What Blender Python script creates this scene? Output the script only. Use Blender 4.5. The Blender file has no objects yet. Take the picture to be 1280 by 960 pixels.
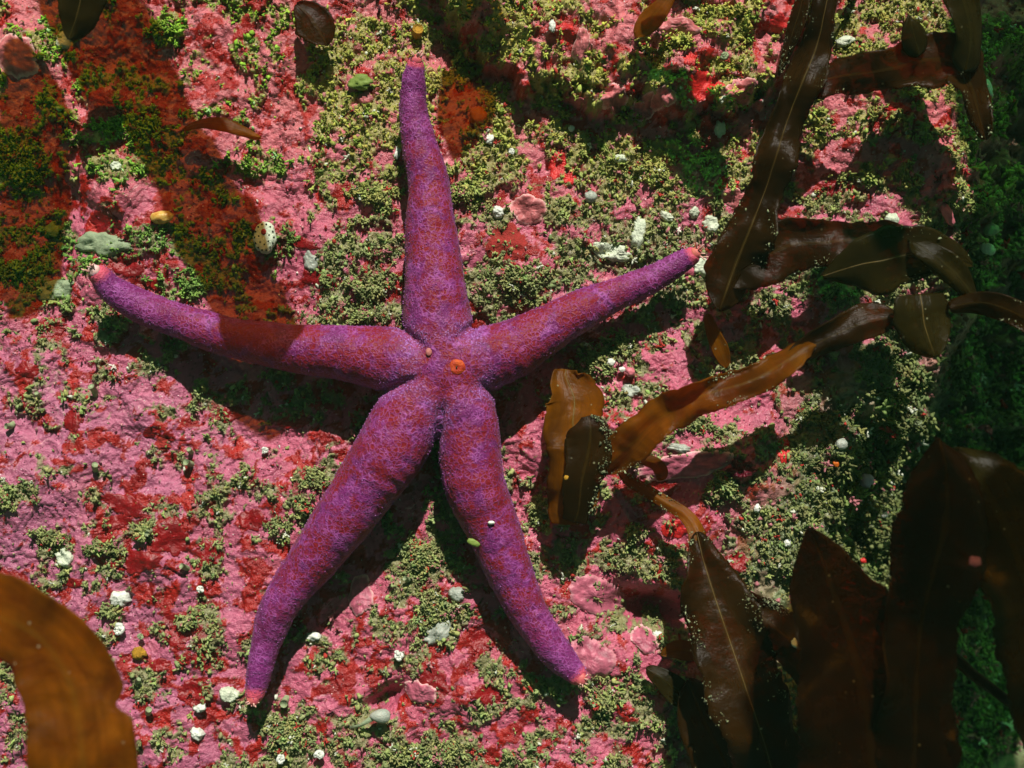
import bpy, math, random
import numpy as np
from mathutils import Vector

# ------------------------------------------------------------------ scene, camera, light
S = bpy.context.scene
C = S.collection
rng = np.random.default_rng(7)
random.seed(7)
S.unit_settings.scale_length = 0.03

CAM_Z = 16.0
SUN_EL, SUN_AZ = 42.0, 8.0            # degrees; azimuth from +Y towards +X

cam_d = bpy.data.cameras.new('camera')
cam = bpy.data.objects.new('camera', cam_d)
C.objects.link(cam)
cam.location = (0, 0, CAM_Z)
cam_d.sensor_width = 36
cam_d.lens = 45.0
cam_d.clip_start = 0.1
cam_d.clip_end = 500
cam_d.dof.use_dof = True
cam_d.dof.focus_distance = 15.6
cam_d.dof.aperture_fstop = 0.26
S.camera = cam

S.view_settings.view_transform = 'Standard'
S.view_settings.look = 'None'
S.view_settings.exposure = 0.3
S.view_settings.gamma = 1.0
S.cycles.max_bounces = 6
S.cycles.transparent_max_bounces = 12

W = bpy.data.worlds.new('World')
S.world = W
W.use_nodes = True
wn = W.node_tree
bg = wn.nodes['Background']
sky = wn.nodes.new('ShaderNodeTexSky')
sky.sky_type = 'NISHITA'
sky.sun_disc = False
sky.sun_elevation = math.radians(SUN_EL)
sky.sun_rotation = math.radians(SUN_AZ)
wm = wn.nodes.new('ShaderNodeMix')
wm.data_type = 'RGBA'
wm.blend_type = 'MULTIPLY'
wm.inputs[0].default_value = 1.0
wn.links.new(sky.outputs[0], wm.inputs[6])
wm.inputs[7].default_value = (0.40, 0.80, 0.34, 1)      # daylight filtered by green sea water
wn.links.new(wm.outputs[2], bg.inputs[0])
bg.inputs[1].default_value = 0.05

sun_d = bpy.data.lights.new('sun', 'SUN')
sun_d.energy = 4.6
sun_d.angle = math.radians(0.6)
sun_d.color = (1.0, 0.95, 0.86)
sun = bpy.data.objects.new('sun', sun_d)
C.objects.link(sun)
el, az = math.radians(SUN_EL), math.radians(SUN_AZ)
SUN = Vector((math.sin(az) * math.cos(el), math.cos(az) * math.cos(el), math.sin(el)))
sun.rotation_euler = SUN.to_track_quat('Z', 'Y').to_euler()
sun.location = SUN * 30

# ------------------------------------------------------------------ helpers
def P(px, py, z=0.0):
    """place in the photograph (1280x960) at height z -> world x, y"""
    k = (CAM_Z - z) / CAM_Z
    return (px - 640) / 100 * k, -(py - 480) / 100 * k

def hash2(ix, iy, seed):
    h = (ix.astype(np.int64) * 374761393 + iy.astype(np.int64) * 668265263 + seed * 1442695041) & 0xFFFFFFFF
    h = ((h ^ (h >> 13)) * 1274126177) & 0xFFFFFFFF
    return h ^ (h >> 16)

def perlin(x, y, seed=0):
    xi = np.floor(x).astype(np.int64); yi = np.floor(y).astype(np.int64)
    xf = x - xi; yf = y - yi
    u = xf * xf * xf * (xf * (xf * 6 - 15) + 10); v = yf * yf * yf * (yf * (yf * 6 - 15) + 10)
    def g(ix, iy, dx, dy):
        a = (hash2(ix, iy, seed) & 1023) * (2 * np.pi / 1024)
        return np.cos(a) * dx + np.sin(a) * dy
    n00 = g(xi, yi, xf, yf); n10 = g(xi + 1, yi, xf - 1, yf)
    n01 = g(xi, yi + 1, xf, yf - 1); n11 = g(xi + 1, yi + 1, xf - 1, yf - 1)
    a = n00 + u * (n10 - n00); b = n01 + u * (n11 - n01)
    return (a + v * (b - a)) * 1.4

def fbm(x, y, scale, octs, seed, gain=0.5):
    s = 0; a = 1.0; t = 0; f = 1 / scale
    for i in range(octs):
        s = s + a * perlin(x * f + i * 17.3, y * f - i * 9.1, seed + i * 31)
        t += a; a *= gain; f *= 2.03
    return s / t

def sst(a, b, x):
    t = np.clip((x - a) / (b - a), 0, 1)
    return t * t * (3 - 2 * t)

def uniformise(v):
    """map noise values to 0..1 with even coverage"""
    smp = np.sort(v.ravel()[::37])
    return np.interp(v, smp, np.linspace(0, 1, len(smp)))

def mesh_obj(name, verts, faces, mat=None, parent=None, smooth=True, colors=None, uvs=None):
    """verts (N,3); faces (M,k) array or list of tuples"""
    me = bpy.data.meshes.new(name)
    verts = np.asarray(verts, dtype=np.float32)
    if isinstance(faces, np.ndarray):
        k = faces.shape[1]; m = faces.shape[0]
        me.vertices.add(len(verts)); me.vertices.foreach_set('co', verts.ravel())
        me.loops.add(m * k); me.loops.foreach_set('vertex_index', faces.astype(np.int32).ravel())
        me.polygons.add(m)
        me.polygons.foreach_set('loop_start', np.arange(0, m * k, k, dtype=np.int32))
        me.polygons.foreach_set('loop_total', np.full(m, k, dtype=np.int32))
        me.update(calc_edges=True)
    else:
        me.from_pydata([tuple(v) for v in verts], [], faces)
    if smooth:
        me.polygons.foreach_set('use_smooth', np.ones(len(me.polygons), dtype=bool))
    if colors is not None:
        at = me.color_attributes.new('Col', 'FLOAT_COLOR', 'POINT')
        c4 = np.ones((len(verts), 4), dtype=np.float32); c4[:, :3] = colors
        at.data.foreach_set('color', c4.ravel())
    if uvs is not None:
        at = me.attributes.new('blade', 'FLOAT_VECTOR', 'POINT')
        v3 = np.zeros((len(verts), 3), dtype=np.float32); v3[:, :2] = uvs
        at.data.foreach_set('vector', v3.ravel())
    if mat: me.materials.append(mat)
    me.update()
    o = bpy.data.objects.new(name, me)
    C.objects.link(o)
    if parent is not None: o.parent = parent
    return o

def tag(o, label=None, cat=None, group=None, kind=None):
    if label: o['label'] = label
    if cat: o['category'] = cat
    if group: o['group'] = group
    if kind: o['kind'] = kind
    return o

def empty(name, loc, label, cat, group=None):
    o = bpy.data.objects.new(name, None)
    C.objects.link(o); o.location = loc; o.empty_display_size = 0.2
    bpy.context.view_layer.update()
    return tag(o, label, cat, group)

class N:
    """tiny node-tree writer"""
    def __init__(s, name):
        s.m = bpy.data.materials.new(name); s.m.use_nodes = True
        s.t = s.m.node_tree; s.b = s.t.nodes['Principled BSDF']; s.out = s.t.nodes['Material Output']
    def n(s, typ, **kw):
        nd = s.t.nodes.new(typ)
        for k, v in kw.items():
            if k.startswith('i_'): nd.inputs[k[2:].replace('_', ' ')].default_value = v
            else: setattr(nd, k, v)
        return nd
    def l(s, a, b): s.t.links.new(a, b)
    def coord(s): return s.n('ShaderNodeTexCoord').outputs['Object']
    def noise(s, scale, detail=4, rough=0.55, dist=0.0, vec=None):
        nd = s.n('ShaderNodeTexNoise', i_Scale=scale, i_Detail=detail, i_Roughness=rough, i_Distortion=dist)
        s.l(vec or s.coord(), nd.inputs['Vector']); return nd.outputs['Fac']
    def vor(s, scale, feature='F1', vec=None, rnd=1.0):
        nd = s.n('ShaderNodeTexVoronoi', feature=feature, i_Scale=scale, i_Randomness=rnd)
        s.l(vec or s.coord(), nd.inputs['Vector']); return nd
    def rng(s, v, a, b, c=0.0, d=1.0):
        nd = s.n('ShaderNodeMapRange')
        for i, q in enumerate((a, b, c, d)): nd.inputs[i + 1].default_value = q
        s.l(v, nd.inputs[0]); return nd.outputs[0]
    def mix(s, f, a, b, mode='MIX'):
        nd = s.n('ShaderNodeMix', data_type='RGBA', blend_type=mode)
        for i, q in ((0, f), (6, a), (7, b)):
            if hasattr(q, 'is_output'): s.l(q, nd.inputs[i])
            elif i == 0: nd.inputs[0].default_value = q
            else: nd.inputs[i].default_value = (*q, 1)
        return nd.outputs[2]
    def math(s, op, a, b=0.0):
        nd = s.n('ShaderNodeMath', operation=op)
        for i, q in ((0, a), (1, b)):
            if hasattr(q, 'is_output'): s.l(q, nd.inputs[i])
            else: nd.inputs[i].default_value = q
        return nd.outputs[0]
    def bump(s, h, strength, dist):
        nd = s.n('ShaderNodeBump', i_Strength=strength, i_Distance=dist)
        s.l(h, nd.inputs['Height']); s.l(nd.outputs[0], s.b.inputs['Normal']); return nd
    def col(s, c):
        if hasattr(c, 'is_output'): s.l(c, s.b.inputs['Base Color'])
        else: s.b.inputs['Base Color'].default_value = (*c, 1)

# ------------------------------------------------------------------ materials
def m_rock():
    n = N('coralline_rock')
    a = n.n('ShaderNodeVertexColor', layer_name='Col').outputs['Color']
    fine = n.noise(9, 6, 0.65)
    c = n.mix(1.0, a, n.mix(n.rng(fine, 0.3, 0.7), (0.84, 0.76, 0.80), (1.10, 1.14, 1.12)), 'MULTIPLY')
    # fine pits and pale specks
    pit = n.vor(19).outputs['Distance']
    pm = n.math('MULTIPLY', n.rng(pit, 0.12, 0.22, 1, 0), n.rng(n.noise(3.5, 3), 0.48, 0.56))
    c = n.mix(pm, c, (0.10, 0.012, 0.03))
    sp = n.vor(14).outputs['Distance']
    sm = n.math('MULTIPLY', n.rng(sp, 0.08, 0.12, 1, 0), n.rng(n.noise(2.1, 3), 0.50, 0.56))
    c = n.mix(sm, c, (0.7, 0.62, 0.6))
    n.col(c)
    n.b.inputs['Roughness'].default_value = 0.30
    n.b.inputs['Specular IOR Level'].default_value = 0.5
    h = n.math('ADD', n.math('MULTIPLY', n.noise(11, 6, 0.58), 1.0), n.math('MULTIPLY', pm, -0.4))
    n.bump(h, 0.7, 0.09)
    return n.m

def m_vcol(name, rough=0.8, bump=0.3, bscale=30, mul=1.0, trans=0.0, spec=0.25):
    n = N(name)
    a = n.n('ShaderNodeVertexColor', layer_name='Col').outputs['Color']
    f = n.noise(bscale, 4, 0.6)
    c = n.mix(1.0, a, n.mix(n.rng(f, 0.3, 0.7), (0.7 * mul,) * 3, (1.25 * mul,) * 3), 'MULTIPLY')
    n.col(c)
    n.b.inputs['Roughness'].default_value = rough
    n.b.inputs['Specular IOR Level'].default_value = spec
    n.bump(f, bump, 0.03)
    return n.m

def m_plain(name, c1, c2, scale=8, rough=0.6, spec=0.3, bump=0.3, sss=0.0, spots=None, bdist=0.03):
    n = N(name)
    f = n.noise(scale, 5, 0.6)
    c = n.mix(n.rng(f, 0.35, 0.65), c1, c2)
    if spots:
        sc, col, lo, hi = spots
        c = n.mix(n.rng(n.vor(sc).outputs['Distance'], lo, hi, 1, 0), c, col)
    n.col(c)
    n.b.inputs['Roughness'].default_value = rough
    n.b.inputs['Specular IOR Level'].default_value = spec
    if sss:
        n.b.inputs['Subsurface Weight'].default_value = sss
        n.b.inputs['Subsurface Radius'].default_value = (0.1, 0.06, 0.05)
    n.bump(n.noise(scale * 3, 4, 0.6), bump, bdist)
    return n.m

def m_kelp(name, c_dark, c_light, trans, rib=(0.16, 0.11, 0.02), clear=0.35, through=(0.30, 0.085, 0.012, 1)):
    """thin algal blade: lets coloured light through"""
    n = N(name)
    at = n.n('ShaderNodeAttribute', attribute_name='blade')
    sep = n.n('ShaderNodeSeparateXYZ'); n.l(at.outputs['Vector'], sep.inputs[0])
    f = n.noise(1.6, 5, 0.6, 0.6)
    c = n.mix(n.rng(f, 0.35, 0.68), c_dark, c_light)
    # long streaks along the blade
    mp = n.n('ShaderNodeMapping'); mp.inputs['Scale'].default_value = (14, 1.2, 1)
    n.l(at.outputs['Vector'], mp.inputs['Vector'])
    st = n.noise(1.0, 4, 0.6, 0.3, vec=mp.outputs[0])
    c = n.mix(n.rng(st, 0.35, 0.8, 0, 0.6), c, c_dark)
    # paler line in the middle
    du = n.math('ABSOLUTE', n.math('SUBTRACT', sep.outputs[0], 0.5))
    c = n.mix(n.math('MULTIPLY', n.rng(du, 0.0, 0.05, 1, 0), 0.28), c, rib)
    # pin-prick specks of settled growth
    sp = n.vor(5.5)
    sm = n.math('MULTIPLY', n.rng(sp.outputs['Distance'], 0.055, 0.085, 1, 0), n.rng(n.noise(1.1, 2), 0.5, 0.6))
    c = n.mix(sm, c, (0.5, 0.5, 0.3))
    n.col(c)
    n.b.inputs['Roughness'].default_value = 0.33
    n.b.inputs['Specular IOR Level'].default_value = 0.2
    n.bump(n.math('ADD', n.noise(5, 5, 0.65), n.math('MULTIPLY', st, 0.25)), 0.4, 0.06)
    tl = n.n('ShaderNodeBsdfTranslucent')
    n.l(n.mix(1.0, c, trans, 'MULTIPLY'), tl.inputs[0])
    tp = n.n('ShaderNodeBsdfTransparent'); tp.inputs[0].default_value = through
    m1 = n.n('ShaderNodeMixShader', ); m1.inputs[0].default_value = 0.45
    n.l(n.b.outputs[0], m1.inputs[1]); n.l(tl.outputs[0], m1.inputs[2])
    m2 = n.n('ShaderNodeMixShader'); m2.inputs[0].default_value = clear
    n.l(m1.outputs[0], m2.inputs[1]); n.l(tp.outputs[0], m2.inputs[2])
    n.l(m2.outputs[0], n.out.inputs['Surface'])
    return n.m

def m_star():
    n = N('sea_star_skin')
    a = n.n('ShaderNodeVertexColor', layer_name='Col')
    sep = n.n('ShaderNodeSeparateColor'); n.l(a.outputs['Color'], sep.inputs[0])
    redz, tip, crease = sep.outputs[0], sep.outputs[1], sep.outputs[2]
    wv = n.n('ShaderNodeTexNoise', i_Scale=12.0, i_Detail=3.0)
    n.l(n.coord(), wv.inputs['Vector'])
    va = n.n('ShaderNodeVectorMath', operation='MULTIPLY_ADD')
    n.l(wv.outputs['Color'], va.inputs[0]); va.inputs[1].default_value = (0.09,) * 3
    n.l(n.coord(), va.inputs[2])
    e = n.vor(18.5, 'DISTANCE_TO_EDGE', vec=va.outputs[0]).outputs['Distance']
    line = n.rng(e, 0.02, 0.20, 1, 0)
    gran = n.vor(31, vec=va.outputs[0]).outputs['Distance']
    base = n.mix(n.rng(n.noise(2.2, 4), 0.35, 0.65), (0.115, 0.008, 0.072), (0.18, 0.018, 0.14))
    base = n.mix(n.rng(gran, 0.12, 0.42, 0.62, 0), base, (0.34, 0.09, 0.31))
    lil = n.mix(n.math('MULTIPLY', line, n.rng(n.noise(5, 3), 0.42, 0.62, 0.06, 0.85)), base, (0.37, 0.085, 0.34))
    blot = n.rng(n.noise(3.6, 6, 0.68, 0.7), 0.41, 0.53)
    rz = n.math('MULTIPLY', n.math('MULTIPLY', blot, redz), n.rng(line, 0.2, 1.0, 1.0, 0.45))
    c = n.mix(rz, lil, (0.20, 0.008, 0.014))
    c = n.mix(n.math('MULTIPLY', crease, n.rng(gran, 0.1, 0.45, 1.0, 0.1)), c, (0.40, 0.22, 0.62))
    c = n.mix(n.rng(tip, 0.0, 1.0), c, (0.55, 0.075, 0.13))
    n.col(c)
    n.b.inputs['Roughness'].default_value = 0.52
    n.b.inputs['Specular IOR Level'].default_value = 0.22
    n.b.inputs['Subsurface Weight'].default_value = 0.12
    n.b.inputs['Subsurface Radius'].default_value = (0.08, 0.03, 0.04)
    n.b.inputs['Sheen Weight'].default_value = 0.06
    n.b.inputs['Sheen Tint'].default_value = (0.9, 0.7, 0.9, 1)
    h = n.math('ADD', n.math('MULTIPLY', line, 0.7), n.rng(gran, 0.0, 0.6, 1.0, 0.0))
    n.bump(h, 0.32, 0.024)
    return n.m

M = {}
M['rock'] = m_rock()
M['turf'] = m_vcol('turf_algae', 0.85, 0.4, 34)
M['kelp'] = m_kelp('kelp_brown', (0.028, 0.013, 0.0025), (0.080, 0.035, 0.005), (1.7, 1.4, 1.0), clear=0.46, through=(0.40, 0.13, 0.02, 1))  # dark base colour stands in for kelp far from the light
M['kelp_lit'] = m_kelp('kelp_amber', (0.13, 0.042, 0.003), (0.44, 0.165, 0.006), (1.8, 1.5, 1.0), rib=(0.3, 0.2, 0.02), clear=0.42, through=(0.5, 0.2, 0.01, 1))  # brighter copy of the kelp, lit look put into the base colour
M['kelp_olive'] = m_kelp('kelp_olive', (0.030, 0.021, 0.004), (0.070, 0.05, 0.009), (1.4, 1.4, 1.0), rib=(0.10, 0.085, 0.02), clear=0.46, through=(0.26, 0.20, 0.03, 1))
M['kelp_shade'] = m_kelp('kelp_canopy', (0.05, 0.018, 0.003), (0.12, 0.04, 0.006), (1.5, 1.2, 1.0), clear=0.92, through=(0.56, 0.34, 0.03, 1))
M['kelp_thick'] = m_kelp('kelp_canopy_thick', (0.04, 0.02, 0.004), (0.09, 0.04, 0.008), (1.2, 1.2, 1.0), clear=0.75, through=(0.16, 0.42, 0.19, 1))  # transmission tinted green so the added blades cast a teal shade
M['rib'] = m_plain('kelp_midrib', (0.08, 0.045, 0.010), (0.14, 0.09, 0.02), 6, 0.5)
M['star'] = m_star()
M['spine'] = m_plain('spinelet', (0.22, 0.045, 0.20), (0.40, 0.15, 0.42), 20, 0.5)
M['red'] = m_plain('red_crust', (0.28, 0.004, 0.007), (0.16, 0.003, 0.006), 7, 0.38, 0.5, 0.6, spots=(21, (0.5, 0.06, 0.04), 0.05, 0.09))
M['red_bright'] = m_plain('red_crust_bright', (0.68, 0.022, 0.018), (0.42, 0.01, 0.014), 9, 0.4, 0.5, 0.7)
M['red_brown'] = m_plain('red_crust_brown', (0.26, 0.03, 0.02), (0.38, 0.03, 0.03), 14, 0.7, 0.2, 0.9)
M['wine'] = m_plain('wine_red_alga', (0.10, 0.003, 0.012), (0.05, 0.002, 0.01), 9, 0.45)
M['pink'] = m_vcol('coralline_plate', 0.45, 0.8, 11, spec=0.4)
M['white'] = m_plain('white_shell', (0.80, 0.80, 0.72), (0.60, 0.64, 0.58), 12, 0.5, 0.4, 0.5)
M['white_crust'] = m_plain('white_crust', (0.72, 0.76, 0.60), (0.50, 0.56, 0.42), 14, 0.7, 0.3, 0.8, spots=(24, (0.2, 0.24, 0.16), 0.05, 0.12))
M['glass'] = m_plain('grey_translucent', (0.44, 0.46, 0.40), (0.30, 0.33, 0.28), 14, 0.4, 0.5, 0.4, sss=0.4)
M['sage'] = m_plain('sage_sponge', (0.30, 0.36, 0.22), (0.22, 0.28, 0.17), 12, 0.6, 0.3, 0.5, sss=0.3)
M['dark'] = m_plain('dark_pore', (0.02, 0.025, 0.02), (0.04, 0.035, 0.02), 10, 0.8)
M['tube'] = m_plain('green_tube', (0.34, 0.40, 0.24), (0.24, 0.30, 0.14), 20, 0.7)
M['orange'] = m_plain('orange_disc', (0.62, 0.14, 0.008), (0.48, 0.09, 0.006), 10, 0.5, sss=0.2)
M['pore_orange'] = m_plain('orange_skin', (0.58, 0.085, 0.008), (0.36, 0.02, 0.008), 12, 0.5, bump=0.6)
M['pale_skin'] = m_plain('pale_plate', (0.55, 0.20, 0.16), (0.40, 0.12, 0.12), 20, 0.5)
M['tip'] = m_plain('arm_tip_pink', (0.50, 0.07, 0.12), (0.62, 0.17, 0.13), 8, 0.5, sss=0.3)
M['pale_tip'] = m_plain('arm_tip_pale', (0.70, 0.42, 0.40), (0.62, 0.5, 0.5), 8, 0.5, sss=0.3)
M['tent'] = m_plain('pale_tentacle', (0.75, 0.45, 0.36), (0.6, 0.3, 0.3), 8, 0.4, sss=0.4)
M['gold'] = m_plain('golden_shell', (0.50, 0.22, 0.03), (0.66, 0.46, 0.12), 14, 0.35, 0.5)
M['gdisc'] = m_plain('green_disc', (0.22, 0.30, 0.06), (0.15, 0.22, 0.04), 10, 0.6)
M['ochre'] = m_plain('ochre_sponge', (0.50, 0.26, 0.02), (0.36, 0.18, 0.015), 14, 0.7, bump=0.8)
M['pinkbead'] = m_plain('pink_bead', (0.66, 0.20, 0.24), (0.5, 0.12, 0.16), 10, 0.45)
M['mauve'] = m_plain('mauve_bead', (0.42, 0.34, 0.50), (0.3, 0.26, 0.4), 10, 0.45)

# ------------------------------------------------------------------ cover maps read off the place (40 px cells)
TURF = """
54333345455455467742343334677775
25332553546775566433523235666775
14232344466453674344424433344463
25433223246777366666555631255565
65565324335762676677753424345660
56456533222353575477765532555466
56324555313642332457765333466555
66553545322322343577775544455555
66542555533552556466666555555555
56632334434652673345665555655555
33465433443444553343466554655555
22354444444444443365235444565445
22333234633333331455433433466644
22112323333443333443323455666654
11322423255334535445433456666665
53134333444446335444322466666566
12214323453347434654343466654456
35553322222467635655454556555445
33242232334565332532444555555555
43343442442376433525554555555555
33322332444354454424454455555555
33334344554343354567665456666666
43343334655435354566554455555555
34434335566777655455544455555555
"""
RED = """
43456545533532522222222463211112
33557556532332533532322324422112
23668544343443433444454233344224
54677534541224234332325331263312
44557552241223324432234323143411
44544334233424423721114355221242
44634544222223233532113654211222
43455455511222325221113232211212
33356443222552222321112232111111
43333333344443323222312242221111
35432222333333333333312432231111
53443332333333333233112424342111
24222245265544441312111232331111
12433532233454441122212144321111
22332344355544442233211341111111
12446644232333333333412321111111
11166634343332232242532322222222
21156655554443333232532633322222
42343554442333434222222322222222
33332663424344644212122322222222
53333562346644544212233322222222
53337354336436444212322222222222
43344465332252333433332222222222
33332444444222244544443322222222
"""
def parse(s):
    rows = [r for r in s.strip().split('\n')]
    return np.array([[int(ch) for ch in r[:32].ljust(32, '5')] for r in rows], dtype=float) / 9
TM, RM = parse(TURF), parse(RED)

def lookup(mp, px, py):
    gx = np.clip(px / 40 - 0.5, 0, 30.999); gy = np.clip(py / 40 - 0.5, 0, 22.999)
    ix = gx.astype(int); iy = gy.astype(int); fx = gx - ix; fy = gy - iy
    fx = fx * fx * (3 - 2 * fx); fy = fy * fy * (3 - 2 * fy)
    return ((mp[iy, ix] * (1 - fx) + mp[iy, ix + 1] * fx) * (1 - fy)
            + (mp[iy + 1, ix] * (1 - fx) + mp[iy + 1, ix + 1] * fx) * fy)

# ------------------------------------------------------------------ rock sheet
def axis(half, step, far):
    a = np.arange(-half, half + 1e-6, step)
    ext = []; x = half; s = step
    while x < far:
        s *= 1.22; x += s; ext.append(x)
    ext = np.array(ext)
    return np.concatenate([-ext[::-1], a, ext])
AX = axis(7.0, 0.0172, 60); AY = axis(5.4, 0.0172, 60)
GX, GY = np.meshgrid(AX, AY)
PX = GX * 100 + 640; PY = 480 - GY * 100

wx = GX + 0.16 * fbm(GX, GY, 0.5, 4, 3); wy = GY + 0.16 * fbm(GX, GY, 0.5, 4, 5)
WPX = wx * 100 + 640; WPY = 480 - wy * 100
uT = uniformise(fbm(wx, wy, 0.5, 6, 11, 0.7))
uR = uniformise(fbm(wx, wy, 0.28, 6, 57, 0.6))
T = lookup(TM, WPX, WPY); R = lookup(RM, WPX, WPY)
T = T ** (1.3 - 0.38 * sst(480, 330, WPY) * sst(330, 420, WPX))
T = np.clip(T + 0.4 * sst(925, 1010, WPX) * sst(520, 600, WPY) + 0.25 * sst(1040, 1120, WPX) * sst(400, 480, WPY), 0, 1)
maskT = sst(-0.05, 0.07, T * 1.02 - 0.02 - uT)
maskR = sst(-0.015, 0.03, R * 1.05 - 0.04 - uR) * (1 - 0.85 * maskT)
haloR = sst(-0.07, -0.01, R * 1.05 - 0.04 - uR) - sst(-0.01, 0.03, R * 1.05 - 0.04 - uR)

def line_y(px, pts):
    xs, ys = zip(*pts); return np.interp(px, xs, ys)
jx = 20 * fbm(GX, GY, 0.9, 4, 71); jy = 22 * fbm(GX, GY, 0.6, 4, 72)
# edge where the wall falls away to the right
edge = line_y(PY + jy, [(0, 1235), (300, 1125), (500, 1045), (700, 945), (960, 885)])
sd = (PX + jx - edge) / 100
H = 0.26 * fbm(GX, GY, 2.4, 3, 21)
H = H - 1.9 * sst(0, 2.6, sd) - 3.5 * sst(2.5, 8, sd)
# raised ledge along the top
ly = line_y(PX + jx, [(480, -260), (545, 5), (600, 62), (660, 108), (760, 134), (860, 146), (980, 118), (1040, 40), (1100, -160)])
led = sst(-14, 12, ly - (PY + jy * 1.9 + 26 * fbm(GX, GY, 0.22, 3, 74)))
H = H + (0.46 + 0.3 * fbm(GX, GY, 0.5, 3, 73)) * led
# a second fold above it on the right
ly2 = line_y(PX, [(780, -60), (840, 8), (900, 26), (960, 52), (1010, 70), (1060, -50)])
H = H + 0.17 * sst(-6, 6, ly2 - (PY + jy * 0.5))
# swelling beside the left arm, hollow at far left
def bumpf(cx, cy, rx, ry, a, rot=0.0):
    dx = (PX - cx); dy = (PY - cy); c, s = math.cos(rot), math.sin(rot)
    u = (dx * c + dy * s) / rx; v = (-dx * s + dy * c) / ry
    return a * np.exp(-(u * u + v * v))
H = H + bumpf(150, 240, 110, 45, 0.22, 0.9) + bumpf(45, 250, 60, 130, -0.35) + bumpf(20, 65, 36, 40, 0.3)
H = H + bumpf(820, 765, 45, 22, -0.75, 0.1) + bumpf(590, 60, 40, 60, -0.45, -0.6) + bumpf(480, 875, 34, 14, -0.4, -0.6)
H = H + bumpf(80, 610, 170, 90, 0.16) + bumpf(870, 560, 100, 45, 0.18, 0.2) + bumpf(1130, 170, 120, 60, 0.35, 0.7)
H = H + bumpf(560, 460, 130, 110, -0.12)
rid = 1 - np.abs(fbm(GX, GY, 0.75, 5, 91)) * 3.2
mid = fbm(GX, GY, 0.42, 5, 41, 0.6); fine = fbm(GX, GY, 0.09, 4, 43, 0.6)
H = H + 0.075 * mid + 0.019 * fine * (1 - maskT)
rough_zone = sst(0.0, 1.2, sd + 0.2)
H = H + rough_zone * 0.85 * fbm(GX, GY, 0.7, 5, 48, 0.6)
H = H + maskT * (0.04 + 0.10 * fbm(GX, GY, 0.13, 4, 45, 0.7)) + maskR * 0.012
# steps where one crust overgrows the next
pl = fbm(wx, wy, 0.85, 3, 77)
stp = np.floor(pl * 7 + 0.5) ; fr = (pl * 7 + 0.5) - stp
H = H + 0.03 * (stp + sst(0, 0.10, fr)) * (1 - maskT) * 0.8
crk = np.abs(fbm(wx, wy, 0.8, 4, 83))
crack = sst(0.010, 0.0, crk) * sst(0.05, 0.25, fbm(GX, GY, 1.2, 2, 85)) * (1 - maskT)
H = H - 0.03 * crack

def smp(arr, x, y):
    """bilinear sample of a grid at world x, y"""
    x = np.asarray(x, float); y = np.asarray(y, float)
    ix = np.clip(np.searchsorted(AX, x) - 1, 0, len(AX) - 2); iy = np.clip(np.searchsorted(AY, y) - 1, 0, len(AY) - 2)
    fx = (x - AX[ix]) / (AX[ix + 1] - AX[ix]); fy = (y - AY[iy]) / (AY[iy + 1] - AY[iy])
    return ((arr[iy, ix] * (1 - fx) + arr[iy, ix + 1] * fx) * (1 - fy) + (arr[iy + 1, ix] * (1 - fx) + arr[iy + 1, ix + 1] * fx) * fy)
def hz(x, y): return float(smp(H, x, y))

# albedo of the rock's own crusts
def L3(a, b, t): return a * (1 - t[..., None]) + b * t[..., None]
c_rose = np.array([0.50, 0.100, 0.168]); c_mauve = np.array([0.42, 0.122, 0.225]); c_salm = np.array([0.57, 0.15, 0.13])
left = sst(520, 60, PX) * sst(330, 520, PY)
top = sst(330, 120, PY)
col = L3(np.broadcast_to(c_rose, PX.shape + (3,)), c_mauve, np.clip(left * 0.85 + 0.5 * fbm(GX, GY, 0.8, 3, 101), 0, 1))
col = L3(col, c_salm, np.clip(top * 0.55 + 0.3 * fbm(GX, GY, 0.5, 3, 102), 0, 1))
v = 1 + 0.45 * fbm(GX, GY, 0.24, 6, 103, 0.7) ; col = col * v[..., None]
col = L3(col, np.array([0.70, 0.36, 0.40]), 0.45 * haloR * (1 - maskT))
lip = sst(0.0, 0.02, fr) * sst(0.12, 0.03, fr) * sst(0.0, 0.3, fbm(GX, GY, 0.5, 3, 104))
col = L3(col, np.array([0.78, 0.50, 0.50]), 0.5 * lip)
c_red = np.array([0.23, 0.004, 0.006]); c_red2 = np.array([0.40, 0.014, 0.010])
redc = L3(np.broadcast_to(c_red, PX.shape + (3,)), c_red2, np.clip(0.5 + 1.3 * fbm(GX, GY, 0.3, 4, 105) + 0.3 * top, 0, 1))
col = L3(col, redc, maskR)
sage = np.array([0.21, 0.23, 0.095]); yel = np.array([0.30, 0.29, 0.075])
tcol = L3(np.broadcast_to(sage, PX.shape + (3,)), yel, top)
tcol = tcol * (1 + 0.7 * fbm(GX, GY, 0.11, 4, 106))[..., None]
tcol = L3(tcol, np.array([0.20, 0.03, 0.02]), sst(0.12, 0.3, fbm(GX, GY, 0.2, 3, 107)))
col = L3(col, tcol, maskT * 0.92)
col = L3(col, np.array([0.07, 0.01, 0.03]), crack * 0.8)
# away to the right: turf, its dull green also imitating the weaker light
dull = L3(np.broadcast_to(np.array([0.07, 0.12, 0.06]), PX.shape + (3,)), np.array([0.22, 0.27, 0.12]), np.clip(0.5 + 1.2 * fbm(GX, GY, 0.25, 4, 108), 0, 1))
col = L3(col, dull, np.maximum(0.6 * sst(0.1, 1.5, sd), 0.8 * sst(-0.95, 0.3, sd + 0.3 * fbm(GX, GY, 0.5, 4, 109)) * sst(400, 500, PY)))
col = np.clip(col, 0.003, 0.85)

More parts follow.
